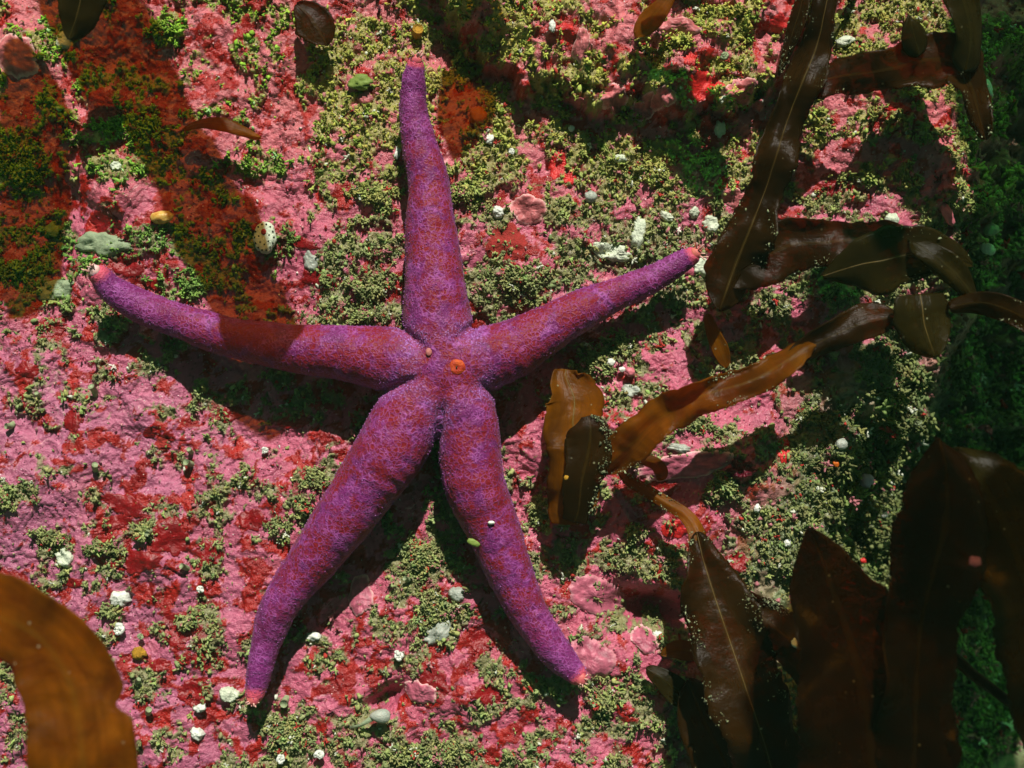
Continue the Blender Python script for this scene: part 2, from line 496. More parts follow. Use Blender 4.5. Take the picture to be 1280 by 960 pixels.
ny, nx = GX.shape
idx = np.arange(nx * ny).reshape(ny, nx)
F = np.stack([idx[:-1, :-1], idx[:-1, 1:], idx[1:, 1:], idx[1:, :-1]], -1).reshape(-1, 4)
V = np.stack([GX, GY, H], -1).reshape(-1, 3)
rock = mesh_obj('rock_face', V, F, M['rock'], colors=col.reshape(-1, 3))
tag(rock, 'pink and red encrusted rock face under the sea star', kind='structure')

# ------------------------------------------------------------------ templates for small growth
def ico(sub=0):
    import bmesh
    bm = bmesh.new(); bmesh.ops.create_icosphere(bm, subdivisions=max(sub, 0) + 1, radius=1.0)
    v = np.array([q.co[:] for q in bm.verts]); f = np.array([[w.index for w in q.verts] for q in bm.faces]); bm.free()
    return v, f
ICO, ICOF = ico(0); ICO0, ICO0F = ICO, ICOF; ICO2, ICO2F = ico(2); ICO1, ICO1F = ico(1)

def tube(pts, rad, sides=5, cap=True, phase=0.0):
    pts = np.asarray(pts, float); rad = np.broadcast_to(np.asarray(rad, float), (len(pts),)).copy()
    t = np.gradient(pts, axis=0); t /= np.linalg.norm(t, axis=1)[:, None] + 1e-9
    up = np.array([0.13, 0.21, 0.97]); vs = []
    for i in range(len(pts)):
        a = np.cross(t[i], up)
        if np.linalg.norm(a) < 1e-3: a = np.cross(t[i], [1, 0, 0])
        a /= np.linalg.norm(a); b = np.cross(t[i], a)
        th = np.arange(sides) * 2 * np.pi / sides + phase
        vs.append(pts[i] + rad[i] * (np.cos(th)[:, None] * a + np.sin(th)[:, None] * b))
    vs = np.concatenate(vs); fs = []
    for i in range(len(pts) - 1):
        for j in range(sides):
            k = (j + 1) % sides
            fs.append((i * sides + j, (i + 1) * sides + j, (i + 1) * sides + k))
            fs.append((i * sides + j, (i + 1) * sides + k, i * sides + k))
    if cap:
        n0 = len(vs); vs = np.concatenate([vs, [pts[0]], [pts[-1] + t[-1] * rad[-1] * 0.6]])
        m = (len(pts) - 1) * sides
        for j in range(sides):
            k = (j + 1) % sides
            fs.append((n0, j, k)); fs.append((n0 + 1, m + k, m + j))
    return vs, np.array(fs)

def join(parts):
    vs, fs, n = [], [], 0
    for v, f in parts:
        vs.append(v); fs.append(f + n); n += len(v)
    return np.concatenate(vs), np.concatenate(fs)

def twig(r):
    """a little forked, knobbly turf branch, about 1 unit tall"""
    parts = []
    lean = r.normal(0, 0.35, 2)
    base = np.array([[0, 0, -0.2], [lean[0] * 0.3, lean[1] * 0.3, 0.25], [lean[0], lean[1], 0.6]])
    parts.append(tube(base, [0.17, 0.15, 0.12], 4, False))
    for _ in range(r.integers(3, 5)):
        a = r.uniform(0, 2 * np.pi); s = base[1] + (base[2] - base[1]) * r.uniform(0, 1)
        d = np.array([math.cos(a), math.sin(a), r.uniform(0.1, 0.9)]) * r.uniform(0.3, 0.55)
        parts.append(tube([s, s + d * 0.6, s + d + [0, 0, r.uniform(-0.1, 0.2)]], [0.12, 0.13, 0.09], 3))
    for _ in range(2):
        k = ICO * r.uniform(0.10, 0.19) * (1 + 0.35 * r.normal(size=(len(ICO), 1))) * [1, 1, 0.6]
        parts.append((k + base[2] + r.normal(0, 0.25, 3), ICOF))
    return join(parts)
TWIGS = [twig(rng) for _ in range(10)]
def crumb(r):
    v = ICO0 * (1 + 0.35 * r.normal(size=(len(ICO0), 1))) + 0.15 * r.normal(size=ICO0.shape); return v * [1.25, r.uniform(0.5, 1), r.uniform(0.3, 0.7)], ICO0F
CRUMBS = [crumb(rng) for _ in range(14)]

def rots(n, tilt=0.5):
    a = rng.uniform(0, 2 * np.pi, n); b = rng.normal(0, tilt, n); c = rng.normal(0, tilt, n)
    ca, sa, cb, sb, cc, sc = np.cos(a), np.sin(a), np.cos(b), np.sin(b), np.cos(c), np.sin(c)
    z = np.zeros(n); o = np.ones(n)
    Rz = np.stack([ca, -sa, z, sa, ca, z, z, z, o], -1).reshape(n, 3, 3)
    Rx = np.stack([o, z, z, z, cb, -sb, z, sb, cb], -1).reshape(n, 3, 3)
    Ry = np.stack([cc, z, sc, z, o, z, -sc, z, cc], -1).reshape(n, 3, 3)
    return Rx @ Ry @ Rz

def scatter(templates, pos, size, cols, tilt=0.5):
    """many copies of small templates as one vertex/face/colour set"""
    vs, fs, cs, n0 = [], [], [], 0
    which = rng.integers(0, len(templates), len(pos))
    for k, (tv, tf) in enumerate(templates):
        m = which == k; n = int(m.sum())
        if not n: continue
        Rm = rots(n, tilt)
        v = np.einsum('nij,vj->nvi', Rm, tv) * size[m][:, None, None] + pos[m][:, None, :]
        f = tf[None] + (np.arange(n) * len(tv))[:, None, None] + n0
        # tips lighter than the bases, as silt settles there
        cs.append(np.repeat(cols[m], len(tv), 0).reshape(n, len(tv), 3).reshape(-1, 3))
        vs.append(v.reshape(-1, 3)); fs.append(f.reshape(-1, 3)); n0 += n * len(tv)
    return np.concatenate(vs), np.concatenate(fs), np.concatenate(cs)

def turf_colors(x, y, n):
    px = x * 100 + 640; py = 480 - y * 100
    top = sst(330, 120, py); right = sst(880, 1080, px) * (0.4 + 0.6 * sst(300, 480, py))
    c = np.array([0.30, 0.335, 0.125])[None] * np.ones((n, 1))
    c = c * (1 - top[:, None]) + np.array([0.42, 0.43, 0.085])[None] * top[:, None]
    c = c * (1 - right[:, None] * 0.9) + np.array([0.17, 0.20, 0.065])[None] * right[:, None] * 0.9  # darker turf colour at the right imitates light falloff
    c = c * rng.uniform(0.5, 1.25, (n, 1)) * (1 + 0.08 * rng.normal(size=(n, 3)))
    q = rng.uniform(size=n)
    c[q < 0.025] = np.array([0.42, 0.04, 0.03]); c[(q > 0.05) & (q < 0.07)] = np.array([0.62, 0.64, 0.52])
    c[(q > 0.07) & (q < 0.12)] = np.array([0.44, 0.16, 0.18])
    tl = sst(430, 330, px) * sst(430, 330, py)
    c = c * (1 - tl[:, None]) + c * np.array([0.62, 1.05, 0.5])[None] * tl[:, None]
    return np.clip(c, 0.01, 0.9)

# open turf over the rock: nobody could count it
n_try = 290000
x = rng.uniform(-7.4, 8.4, n_try); y = rng.uniform(-5.6, 5.6, n_try)
mt = smp(maskT, x, y); sdv = smp(sd, x, y)
keep = rng.uniform(size=n_try) < np.clip(mt * (0.36 + 0.1 * sst(0, 1, sdv)) + 0.028, 0, 1)
x, y, mt = x[keep], y[keep], mt[keep]
n = len(x)
xy_u = uniformise(fbm(x, y, 0.3, 3, 301))
tw = rng.uniform(size=n) < 0.22
size = np.where(tw, rng.uniform(0.05, 0.105, n) * (0.6 + 0.7 * xy_u), rng.uniform(0.010, 0.034, n) * (0.7 + 0.6 * xy_u))
z = smp(H, x, y)
cols = turf_colors(x, y, n)
grit = (mt < 0.25); tw = tw & (~grit | (rng.uniform(size=n) < 0.12)); g_ = rng.uniform(size=n)
size = size * (1 + 0.9 * sst(0.0, 1.0, smp(sd, x, y)) * tw)
size = np.where(grit & ~tw, rng.uniform(0.007, 0.022, n), size)
palette = np.array([[0.50, 0.10, 0.16], [0.30, 0.01, 0.015], [0.10, 0.02, 0.03], [0.70, 0.62, 0.56], [0.22, 0.26, 0.10], [0.62, 0.30, 0.30]])
pk = rng.choice(6, n, p=[0.24, 0.22, 0.12, 0.08, 0.24, 0.10])
cols = np.where((grit & (g_ < 0.8))[:, None], palette[pk] * rng.uniform(0.7, 1.2, (n, 1)), cols)
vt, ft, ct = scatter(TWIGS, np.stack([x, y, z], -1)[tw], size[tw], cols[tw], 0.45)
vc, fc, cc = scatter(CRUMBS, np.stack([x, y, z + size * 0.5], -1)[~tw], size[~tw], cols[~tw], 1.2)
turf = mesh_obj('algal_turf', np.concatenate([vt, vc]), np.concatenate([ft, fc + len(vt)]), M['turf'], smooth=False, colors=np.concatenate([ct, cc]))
tag(turf, 'short grey green turf of branched algae and silt growing over the rock', 'algal turf', kind='stuff')
print('turf tris', len(ft) + len(fc), 'elements', n)

# ------------------------------------------------------------------ sea star
ARMS = [
 [(556, 455, 48, .62), (546, 400, 44, .62), (544, 360, 39, .60), (540, 300, 33, .56), (536, 240, 27, .50), (533, 215, 25, .48), (524, 180, 22, .46), (517, 140, 18, .48), (517, 100, 15, .56), (519, 82, 12, .62)],
 [(575, 455, 48, .62), (610, 447, 41, .62), (645, 434, 36, .60), (672, 419, 32, .58), (702, 401, 28, .54), (740, 381, 24, .50), (780, 364, 20, .46), (820, 346, 17, .45), (848, 330, 15, .46), (864, 320, 12, .50)],
 [(550, 460, 46, .62), (500, 452, 43, .62), (430, 441, 35, .60), (380, 437, 31, .56), (330, 430, 28, .52), (280, 420, 25, .46), (230, 403, 22, .42), (180, 385, 21, .42), (143, 364, 18, .50), (124, 344, 13, .62)],
 [(548, 475, 45, .62), (512, 520, 44, .66), (490, 560, 45, .68), (462, 602, 41, .62), (428, 650, 37, .56), (397, 692, 32, .50), (372, 724, 28, .46), (350, 758, 24, .43), (337, 790, 20.5, .40), (325, 835, 16.5, .40), (319, 866, 13, .42)],
 [(566, 475, 45, .62), (584, 530, 39, .66), (592, 600, 39, .66), (616, 660, 34, .58), (638, 716, 29, .50), (658, 760, 25, .46), (683, 800, 22, .43), (706, 828, 18.5, .42), (720, 842, 14, .46)],
]
def catmull(pts, n):
    pts = np.asarray(pts, float)
    p = np.vstack([2 * pts[0] - pts[1], pts, 2 * pts[-1] - pts[-2]])
    t = np.linspace(0, len(pts) - 1 - 1e-6, n); i = t.astype(int); f = (t - i)[:, None]
    a, b, c, d = p[i], p[i + 1], p[i + 2], p[i + 3]
    return 0.5 * (2 * b + (c - a) * f + (2 * a - 5 * b + 4 * c - d) * f * f + (3 * b - a - 3 * c + d) * f ** 3)

parts = []; arm_lines = []
for A in ARMS:
    q = catmull(A, 70)
    pts = []; rad = []
    for (px, py, hw, z0) in q:
        x0, y0 = P(px, py, z0)
        g = 0.5 * hz(x0, y0)
        pts.append((x0, y0, z0 + g * 0.5)); rad.append(hw / 100 * (CAM_Z - z0) / CAM_Z)
    pts = np.array(pts); rad = np.array(rad)
    arm_lines.append((pts, rad))
    v, f = tube(pts, rad, 24)
    # flatten the underside a little
    parts.append((v, f))
    parts.append((ICO2 * rad[-1] + pts[-1], ICO2F))
cx, cy = P(562, 462, .55)
parts.append((ICO2 * [0.64, 0.60, 0.46] + [cx, cy, 0.60], ICO2F))
v, f = join(parts)
tmp = mesh_obj('tmp_star', v, f)
md = tmp.modifiers.new('r', 'REMESH'); md.mode = 'VOXEL'; md.voxel_size = 0.024
ms = tmp.modifiers.new('s', 'SMOOTH'); ms.factor = 0.5; ms.iterations = 9
dg = bpy.context.evaluated_depsgraph_get()
sm = bpy.data.meshes.new_from_object(tmp.evaluated_get(dg))
bpy.data.objects.remove(tmp)
nv = len(sm.vertices)
co = np.zeros(nv * 3, dtype=np.float32); sm.vertices.foreach_get('co', co); co = co.reshape(-1, 3)
no = np.zeros(nv * 3, dtype=np.float32); sm.vertices.foreach_get('normal', no); no = no.reshape(-1, 3)
# nearest arm, place along it, second nearest arm
along = np.zeros(nv); best = np.full(nv, 9e9); second = np.full(nv, 9e9)
for (pts, rad) in arm_lines:
    bd = np.full(nv, 9e9); bt = np.zeros(nv)
    for i in range(0, len(pts)):
        d = np.linalg.norm(co - pts[i], axis=1) - rad[i]
        m = d < bd; bd[m] = d[m]; bt[m] = i / (len(pts) - 1)
    m = bd < best
    second = np.where(m, best, np.minimum(second, bd)); along = np.where(m, bt, along); best = np.where(m, bd, best)
dcen = np.hypot(co[:, 0] - cx, co[:, 1] - cy)
crease = sst(0.26, 0.02, second - best) * sst(0.25, 0.5, dcen) * sst(1.5, 0.8, dcen)
lump = fbm(co[:, 0] + co[:, 2], co[:, 1] - co[:, 2], 0.5, 3, 401) * 0.022 + fbm(co[:, 0] + 0.7 * co[:, 2], co[:, 1] - 0.6 * co[:, 2], 0.075, 2, 402) * 0.012
co2 = co + no * (lump - 0.05 * sst(0.08, 0.0, second - best) * sst(0.3, 0.55, dcen) * sst(1.4, 0.9, dcen))[:, None]
redz = sst(0.92, 0.35, along) * sst(-0.1, 0.45, no[:, 2]); redz = np.clip(np.maximum(redz * 1.4, sst(0.4, 0.1, dcen)), 0, 1.0)
tipm = sst(0.955, 1.0, along)
sc_ = np.stack([redz, tipm, crease * 0.8], -1)
sc_[:, 2] = np.clip(sc_[:, 2] * 1.3, 0, 1)
polys = np.zeros(len(sm.loops), dtype=np.int32); sm.loops.foreach_get('vertex_index', polys)
assert len(sm.loops) == 4 * len(sm.polygons)
star_root = empty('sea_star', (cx, cy, 0.0), 'purple five armed sea star with dark red blotches lying across the pink rock', 'sea star')
off = np.array([cx, cy, 0.0])
body = mesh_obj('body', co2 - off, polys.reshape(-1, 4), M['star'], parent=star_root, colors=sc_)
# spinelets: the fine pale bristle of the skin
tv = co2[polys.reshape(-1, 4)]
cen = tv.mean(1); pn = no[polys.reshape(-1, 4)].mean(1); pn /= np.linalg.norm(pn, axis=1)[:, None]
al = along[polys.reshape(-1, 4)[:, 0]]; cr = crease[polys.reshape(-1, 4)[:, 0]]
ok = (pn[:, 2] > -0.35)
ii = np.flatnonzero(ok); pr = rng.uniform(size=len(ii)) < 0.05 * (0.25 + 0.7 * sst(0.4, 0.9, al[ii]) + 1.3 * cr[ii] + 1.1 * sst(0.6, 0.1, pn[ii, 2]))
ii = ii[pr]; c0 = cen[ii]; n0 = pn[ii] + 0.25 * rng.normal(size=(len(ii), 3)); n0 /= np.linalg.norm(n0, axis=1)[:, None]
t0 = np.cross(n0, [0.3, 0.9, 0.1]); t0 /= np.linalg.norm(t0, axis=1)[:, None]; b0 = np.cross(n0, t0)
r0 = rng.uniform(0.006, 0.011, len(ii))[:, None]; h0 = rng.uniform(0.005, 0.014, len(ii))[:, None] * (1 + 0.5 * cr[ii][:, None])
vv = []
for j in range(3):
    th = j * 2.0944; vv.append(c0 + r0 * (math.cos(th) * t0 + math.sin(th) * b0) - 0.004 * n0)
for j in range(3):
    th = j * 2.0944 + 0.5; vv.append(c0 + 0.7 * r0 * (math.cos(th) * t0 + math.sin(th) * b0) + h0 * n0)
vv = np.stack(vv, 1); tf = np.array([(0, 1, 4), (0, 4, 3), (1, 2, 5), (1, 5, 4), (2, 0, 3), (2, 3, 5), (3, 4, 5)])
ff = (tf[None] + (np.arange(len(ii)) * 6)[:, None, None]).reshape(-1, 3)
sp = mesh_obj('spinelets', vv.reshape(-1, 3) - off, ff, M['spine'], parent=star_root)
sp['kind'] = 'stuff'
print('star verts', nv, 'spinelets', len(ii))

def star_top(px, py):
    """height of the star's upper skin near a place in the photograph"""
    x0, y0 = P(px, py, 1.0)
    d = (co2[:, 0] - x0) ** 2 + (co2[:, 1] - y0) ** 2
    m = np.argsort(d)[:60]; return x0, y0, float(co2[m, 2].max())

# orange pore near the middle
x0, y0, z0 = star_top(571, 459)
th = np.linspace(0, 2 * np.pi, 24, endpoint=False); rings = [(0.105, -0.03), (0.085, -0.004), (0.06, 0.007), (0.03, 0.003), (0.014, -0.008)]
vs = [[(r * (1 + 0.06 * math.sin(3 * t + 1)) * math.cos(t), r * (1 + 0.04 * math.cos(2 * t)) * math.sin(t), h * (1 + 0.12 * math.sin(5 * t))) for t in th] for r, h in rings]
vs = np.array(vs).reshape(-1, 3); fs = []
for i in range(len(rings) - 1):
    for j in range(24):
        k = (j + 1) % 24; fs.append((i * 24 + j, i * 24 + k, (i + 1) * 24 + k, (i + 1) * 24 + j))
fs.append(tuple(4 * 24 + j for j in range(24)))
po = mesh_obj('pore_ring', vs + [x0 - cx, y0 - cy, z0], fs, M['pore_orange'], parent=star_root)
po['label'] = 'orange ring round the dark pore near the middle'
v = ICO1 * [0.012, 0.014, 0.014]
d_ = mesh_obj('pore', v + [x0 - cx, y0 - cy, z0 + 0.012], ICO1F, M['dark'], parent=po)
x0, y0, z0 = star_top(536, 440)
v = ICO2 * [0.036, 0.048, 0.018]; v = v * (1 + 0.06 * np.sin(ICO2[:, :1] * 14))
mp_ = mesh_obj('sieve_plate', v + [x0 - cx, y0 - cy, z0], ICO2F, M['pale_skin'], parent=star_root)
# arm tips with their little tentacles
for k, (pts, rad) in enumerate(arm_lines):
    e = pts[-1]; d = pts[-1] - pts[-5]; d /= np.linalg.norm(d); r = rad[-1]
    v = ICO2 * r * [0.62, 0.62, 0.5]; v = v * (1 + 0.05 * np.sin(ICO2[:, :1] * 9 + k))
    tp = mesh_obj('arm_tip', v + e + d * r * 0.50 + [0, 0, r * 0.34] - off, ICO2F, M['pale_tip'] if k == 2 else M['tip'], parent=star_root)
    for j in range(9):
        a = rng.uniform(-1.2, 1.2); b = rng.uniform(-0.2, 0.9)
        side = np.cross(d, [0, 0, 1]); dirv = d * math.cos(a) + side * math.sin(a) + np.array([0, 0, b]); dirv /= np.linalg.norm(dirv)
        s0 = e + d * r * 0.45 + [0, 0, r * 0.40] + dirv * r * 0.5
        ln = rng.uniform(0.04, 0.085) * (1.1 if k in (0, 1, 2) else 0.45)
        tvv, tff = tube([s0, s0 + dirv * ln * 0.5, s0 + dirv * ln + rng.normal(0, 0.012, 3)], [0.011, 0.009, 0.008], 5)
        mesh_obj('tentacle', tvv - off, tff, M['tent'], parent=tp)

# ------------------------------------------------------------------ kelp and other leafy algae
def blade(name, label, pts, mat, cat='kelp', group=None, ripple=0.06, thick=0.014, nl=None, nw=15, rib=False, growth=0, growth_side=(0, 1), seed=0, cap=True, cup=0.0, jag=0.04, notch=None, twist=0.0):
    """pts: (px, py, z, half width px). Returns the blade's root object"""
    r = np.random.default_rng(seed + 1000)
    q = catmull([(a, b, c, d) for a, b, c, d in pts], 12)
    L = sum(math.hypot(pts[i + 1][0] - pts[i][0], pts[i + 1][1] - pts[i][1]) for i in range(len(pts) - 1)) / 100
    nl = nl or int(max(30, L * 34))
    q = catmull([(a, b, c, d) for a, b, c, d in pts], nl)
    qa = np.concatenate([[0], np.cumsum(np.hypot(np.diff(q[:, 0]), np.diff(q[:, 1])))])
    for i in range(nl):                      # rounded ends
        for dd in (qa[i], qa[-1] - qa[i]) if cap else ():
            e_ = min(1.0, dd / max(1.1 * q[i, 3], 1.0)); q[i, 3] *= max(0.12, math.sqrt(max(0.0, 1 - (1 - e_) ** 2)))
    X = np.zeros((nl, 3)); hw = np.zeros(nl)
    for i in range(nl):
        x0, y0 = P(q[i, 0], q[i, 1], q[i, 2]); X[i] = (x0, y0, q[i, 2]); hw[i] = max(q[i, 3], 0.5) / 100 * (CAM_Z - q[i, 2]) / CAM_Z
    t = np.gradient(X, axis=0); t /= np.linalg.norm(t, axis=1)[:, None]
    s = np.cross(t, [0, 0, 1.0]); s /= np.linalg.norm(s, axis=1)[:, None]
    arc = np.concatenate([[0], np.cumsum(np.linalg.norm(np.diff(X, axis=0), axis=1))])
    u = np.linspace(-1, 1, nw)
    ph = r.uniform(0, 6, 4)
    eL = 1 + jag * 2.2 * fbm(arc, np.full(nl, seed * 3.7), 0.45, 4, 500 + seed) ; eR = 1 + jag * 2.2 * fbm(arc, np.full(nl, 9 + seed * 3.7), 0.45, 4, 510 + seed)
    eL = eL + jag * 0.8 * fbm(arc, np.full(nl, 2 + seed * 1.7), 0.09, 3, 512 + seed); eR = eR + jag * 0.8 * fbm(arc, np.full(nl, 5 + seed * 1.7), 0.09, 3, 514 + seed)
    pos = np.zeros((nl, nw, 3))
    for j, uu in enumerate(u):
        w = hw * (eL if uu < 0 else eR) * uu
        if notch and (uu > 0) == (notch[1] > 0):
            w = w * (1 - 0.26 * np.exp(-((arc / arc[-1] - notch[0]) / notch[2]) ** 2) * abs(uu) ** 2)
        zz = ripple * abs(uu) ** 1.5 * (np.sin(arc * 3.1 + ph[0] + uu * 1.5) + 0.6 * np.sin(arc * 6.7 + ph[1] - uu)) + cup * hw * (uu * uu)
        zz = zz + ripple * 0.5 * np.sin(arc * 1.7 + ph[2] + uu * 2) + twist * uu * hw * np.sin(arc * 0.9 + ph[3])
        zz = zz + 0.25 * ripple * fbm(arc + 3 * seed, np.full(nl, uu * hw.mean() * 1.0), 0.3, 3, 520)
        pos[:, j] = X + s * w[:, None]; pos[:, j, 2] += zz
    du = np.gradient(pos, axis=1); dv = np.gradient(pos, axis=0)
    nn = np.cross(dv, du); nn /= np.linalg.norm(nn, axis=2)[..., None] + 1e-9
    if nn[..., 2].mean() < 0: nn = -nn
    tk = thick * (1 - 0.75 * np.abs(u))[None, :, None]
    top_ = pos + nn * tk; bot = pos - nn * tk
    vs = np.concatenate([top_.reshape(-1, 3), bot.reshape(-1, 3)]); m = nl * nw
    id_ = np.arange(m).reshape(nl, nw)
    A = np.stack([id_[:-1, :-1], id_[1:, :-1], id_[1:, 1:], id_[:-1, 1:]], -1).reshape(-1, 4)
    B = A[:, ::-1] + m
    e = []
    for i in range(nl - 1):
        e.append((id_[i, 0], id_[i, 0] + m, id_[i + 1, 0] + m, id_[i + 1, 0])); e.append((id_[i, -1], id_[i + 1, -1], id_[i + 1, -1] + m, id_[i, -1] + m))
    for j in range(nw - 1):
        e.append((id_[0, j], id_[0, j + 1], id_[0, j + 1] + m, id_[0, j] + m)); e.append((id_[-1, j], id_[-1, j] + m, id_[-1, j + 1] + m, id_[-1, j + 1]))
    uv = np.zeros((nl, nw, 2)); uv[..., 0] = (u[None] + 1) / 2; uv[..., 1] = arc[:, None]
    uv = np.concatenate([uv.reshape(-1, 2)] * 2)
    fcs = np.concatenate([A, B, np.array(e)])
    base = X[0].copy()
    if rib or growth:
        root = empty(name, tuple(base), label, cat, group)
        o = mesh_obj('lamina', vs - base, fcs, mat, parent=root, uvs=uv)
    else:
        root = mesh_obj(name, vs - base, fcs, mat, uvs=uv); root.location = base
        tag(root, label, cat, group); return root
    if rib:
        mid_ = pos[:, nw // 2] + nn[:, nw // 2] * (thick - 0.002)
        rr = np.clip(hw * 0.02, 0.004, 0.011) * np.linspace(1, 0.5, nl)
        tv_, tf_ = tube(mid_, rr, 6)
        mesh_obj('midrib', tv_ - base, tf_, M['rib'], parent=root)
    if growth:
        k = growth * 6; ii_ = r.integers(0, nl, k); sd_ = r.choice(growth_side, k)
        cl = uniformise(fbm(arc, np.full(nl, 3.3 + seed), 0.5, 3, 530)); k2 = r.uniform(size=k) < cl[ii_] ** 5
        if not k2.any(): k2[:3] = True
        ii_, sd_ = ii_[k2], sd_[k2]; k = len(ii_)
        jj = np.where(sd_ == 0, 0, nw - 1)
        inw = np.clip(np.abs(r.normal(0, 0.09, k)) * cl[ii_], 0, 0.5); jn = np.where(sd_ == 0, np.round(inw * nw), nw - 1 - np.round(inw * nw)).astype(int)
        pp = pos[ii_, jn] + nn[ii_, jn] * 0.02 + r.normal(0, 0.012, (k, 3))
        cc_ = np.array([0.24, 0.27, 0.15])[None] * r.uniform(0.3, 1.6, (k, 1)) * np.ones((1, 3))
        v1, f1, c1 = scatter(CRUMBS, pp, np.clip(r.lognormal(-5.15, 0.55, k), 0.002, 0.022), cc_, 1.0)
        g = mesh_obj('margin_growth', v1 - base, f1, M['turf'], parent=root, colors=c1); g['kind'] = 'stuff'
        g['label'] = 'pale crumbs of growth along the blade margin'
    return root

# foreground blade, lower left, well above the rock
blade('kelp_frond', 'broad amber kelp blade curving in at the lower left corner, close to the viewer',
      [(-150, 800, 3.6, 50), (-75, 765, 3.9, 54), (0, 772, 4.1, 55), (56, 806, 4.2, 58), (90, 865, 4.2, 61), (103, 940, 4.2, 64), (110, 1010, 4.1, 66), (110, 1120, 3.9, 66)],
      M['kelp_lit'], nw=21, ripple=0.07, rib=False, seed=1, jag=0.03, notch=(0.60, -1, 0.016))
# strap coming down from the top right
blade('kelp_frond', 'long dark brown kelp strap hanging from the top edge to the right arm tip',
      [(1068, -170, 1.2, 18), (1046, -60, 1.1, 18), (1030, 10, 1.1, 17), (1019, 60, 1.0, 19), (1002, 105, 1.05, 22), (985, 150, 1.0, 20), (971, 195, 1.05, 26), (958, 235, .95, 24), (938, 285, .95, 30), (921, 325, .85, 34), (905, 368, .8, 26), (898, 388, .8, 12)],
      M['kelp'], rib=True, growth=90, growth_side=(0, 1), seed=2, ripple=0.12, jag=0.14)
blade('kelp_strip', 'thin brown strip of kelp beside the long strap at the top edge', [(1012, -40, .9, 6), (1001, 10, .9, 9), (990, 45, .85, 8), (978, 80, .8, 5), (974, 92, .8, 2)], M['kelp'], growth=30, seed=3)
blade('kelp_frond', 'arched brown kelp blade over the lit pink patch at the upper right',
      [(992, 116, .85, 6), (1012, 108, .92, 20), (1040, 98, 1.0, 21), (1080, 92, 1.05, 22), (1120, 84, 1.1, 26), (1160, 74, 1.15, 34), (1195, 78, 1.15, 34), (1214, 104, 1.1, 24), (1224, 140, 1.05, 16), (1232, 175, 1.0, 4)],
      M['kelp'], growth=50, growth_side=(0, 1), seed=4, ripple=0.09, jag=0.14)
blade('kelp_leaflet', 'pointed dark leaflet standing on top of the arched kelp blade', [(1148, 70, 1.2, 15), (1142, 48, 1.25, 17), (1138, 32, 1.3, 12), (1135, 20, 1.3, 2)], M['kelp_olive'], seed=5)
blade('kelp_frond', 'dark kelp blade in the top right corner rising from the arched blade', [(1205, 90, 1.2, 20), (1212, 50, 1.3, 20), (1206, 10, 1.4, 22), (1190, -40, 1.5, 24), (1160, -120, 1.6, 20)], M['kelp_olive'], seed=6, growth=30)
blade('kelp_frond', 'wide dark red brown kelp blade running right from the foot of the long strap',
      [(905, 352, .78, 22), (945, 326, .82, 36), (990, 306, .85, 34), (1035, 303, .9, 30), (1080, 298, .95, 24), (1115, 290, 1.0, 16), (1130, 286, 1.0, 6)],
      M['kelp'], growth=90, growth_side=(1,), seed=7, ripple=0.10, jag=0.12)
blade('kelp_frond', 'olive kelp blade with a pale midrib right of the red brown blade',
      [(1028, 346, 1.05, 3), (1050, 338, 1.1, 16), (1078, 330, 1.15, 34), (1102, 326, 1.2, 42), (1135, 318, 1.2, 34), (1170, 316, 1.2, 26), (1200, 322, 1.2, 14), (1216, 330, 1.15, 4)],
      M['kelp_olive'], rib=True, growth=60, seed=8, ripple=0.06, jag=0.12, cap=False)
blade('kelp_frond', 'squarish olive kelp blade with torn lower edge near the right side',
      [(1149, 368, 1.25, 30), (1152, 385, 1.3, 36), (1154, 405, 1.3, 36), (1160, 425, 1.3, 27), (1165, 438, 1.3, 16), (1168, 446, 1.3, 4)],
      M['kelp_olive'], rib=True, growth=40, seed=9, ripple=0.05, jag=0.16, cap=False)
blade('kelp_strip', 'curved olive kelp strip above the squarish blade', [(1135, 300, 1.2, 12), (1165, 318, 1.3, 16), (1192, 340, 1.3, 16), (1213, 368, 1.3, 9), (1216, 376, 1.3, 3)], M['kelp_olive'], seed=10)
blade('kelp_strip', 'narrow brown kelp strip leaving the right edge at mid height', [(1185, 384, 1.3, 8), (1225, 378, 1.4, 13), (1262, 388, 1.5, 15), (1310, 412, 1.6, 16), (1380, 440, 1.6, 12)], M['kelp'], seed=11, growth=30)
# strap going down left under the right arm, amber put into its colour for light coming through
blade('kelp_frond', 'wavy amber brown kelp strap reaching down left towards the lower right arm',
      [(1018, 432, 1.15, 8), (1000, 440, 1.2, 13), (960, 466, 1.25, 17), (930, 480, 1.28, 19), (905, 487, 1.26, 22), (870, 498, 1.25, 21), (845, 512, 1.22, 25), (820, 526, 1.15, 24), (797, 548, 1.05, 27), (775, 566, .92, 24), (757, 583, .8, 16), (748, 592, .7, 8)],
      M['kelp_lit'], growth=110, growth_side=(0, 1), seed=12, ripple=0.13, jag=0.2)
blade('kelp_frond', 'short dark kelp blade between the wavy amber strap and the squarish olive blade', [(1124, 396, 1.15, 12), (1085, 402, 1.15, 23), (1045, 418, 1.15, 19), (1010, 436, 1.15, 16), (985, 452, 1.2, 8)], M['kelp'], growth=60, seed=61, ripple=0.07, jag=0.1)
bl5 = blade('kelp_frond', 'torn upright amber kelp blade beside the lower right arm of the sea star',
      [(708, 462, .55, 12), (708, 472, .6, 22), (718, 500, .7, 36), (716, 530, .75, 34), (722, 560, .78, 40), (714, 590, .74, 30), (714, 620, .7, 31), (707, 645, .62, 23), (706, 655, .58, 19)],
      M['kelp_lit'], growth=40, growth_side=(0,), rib=True, seed=13, ripple=0.10, jag=0.16, cap=False)
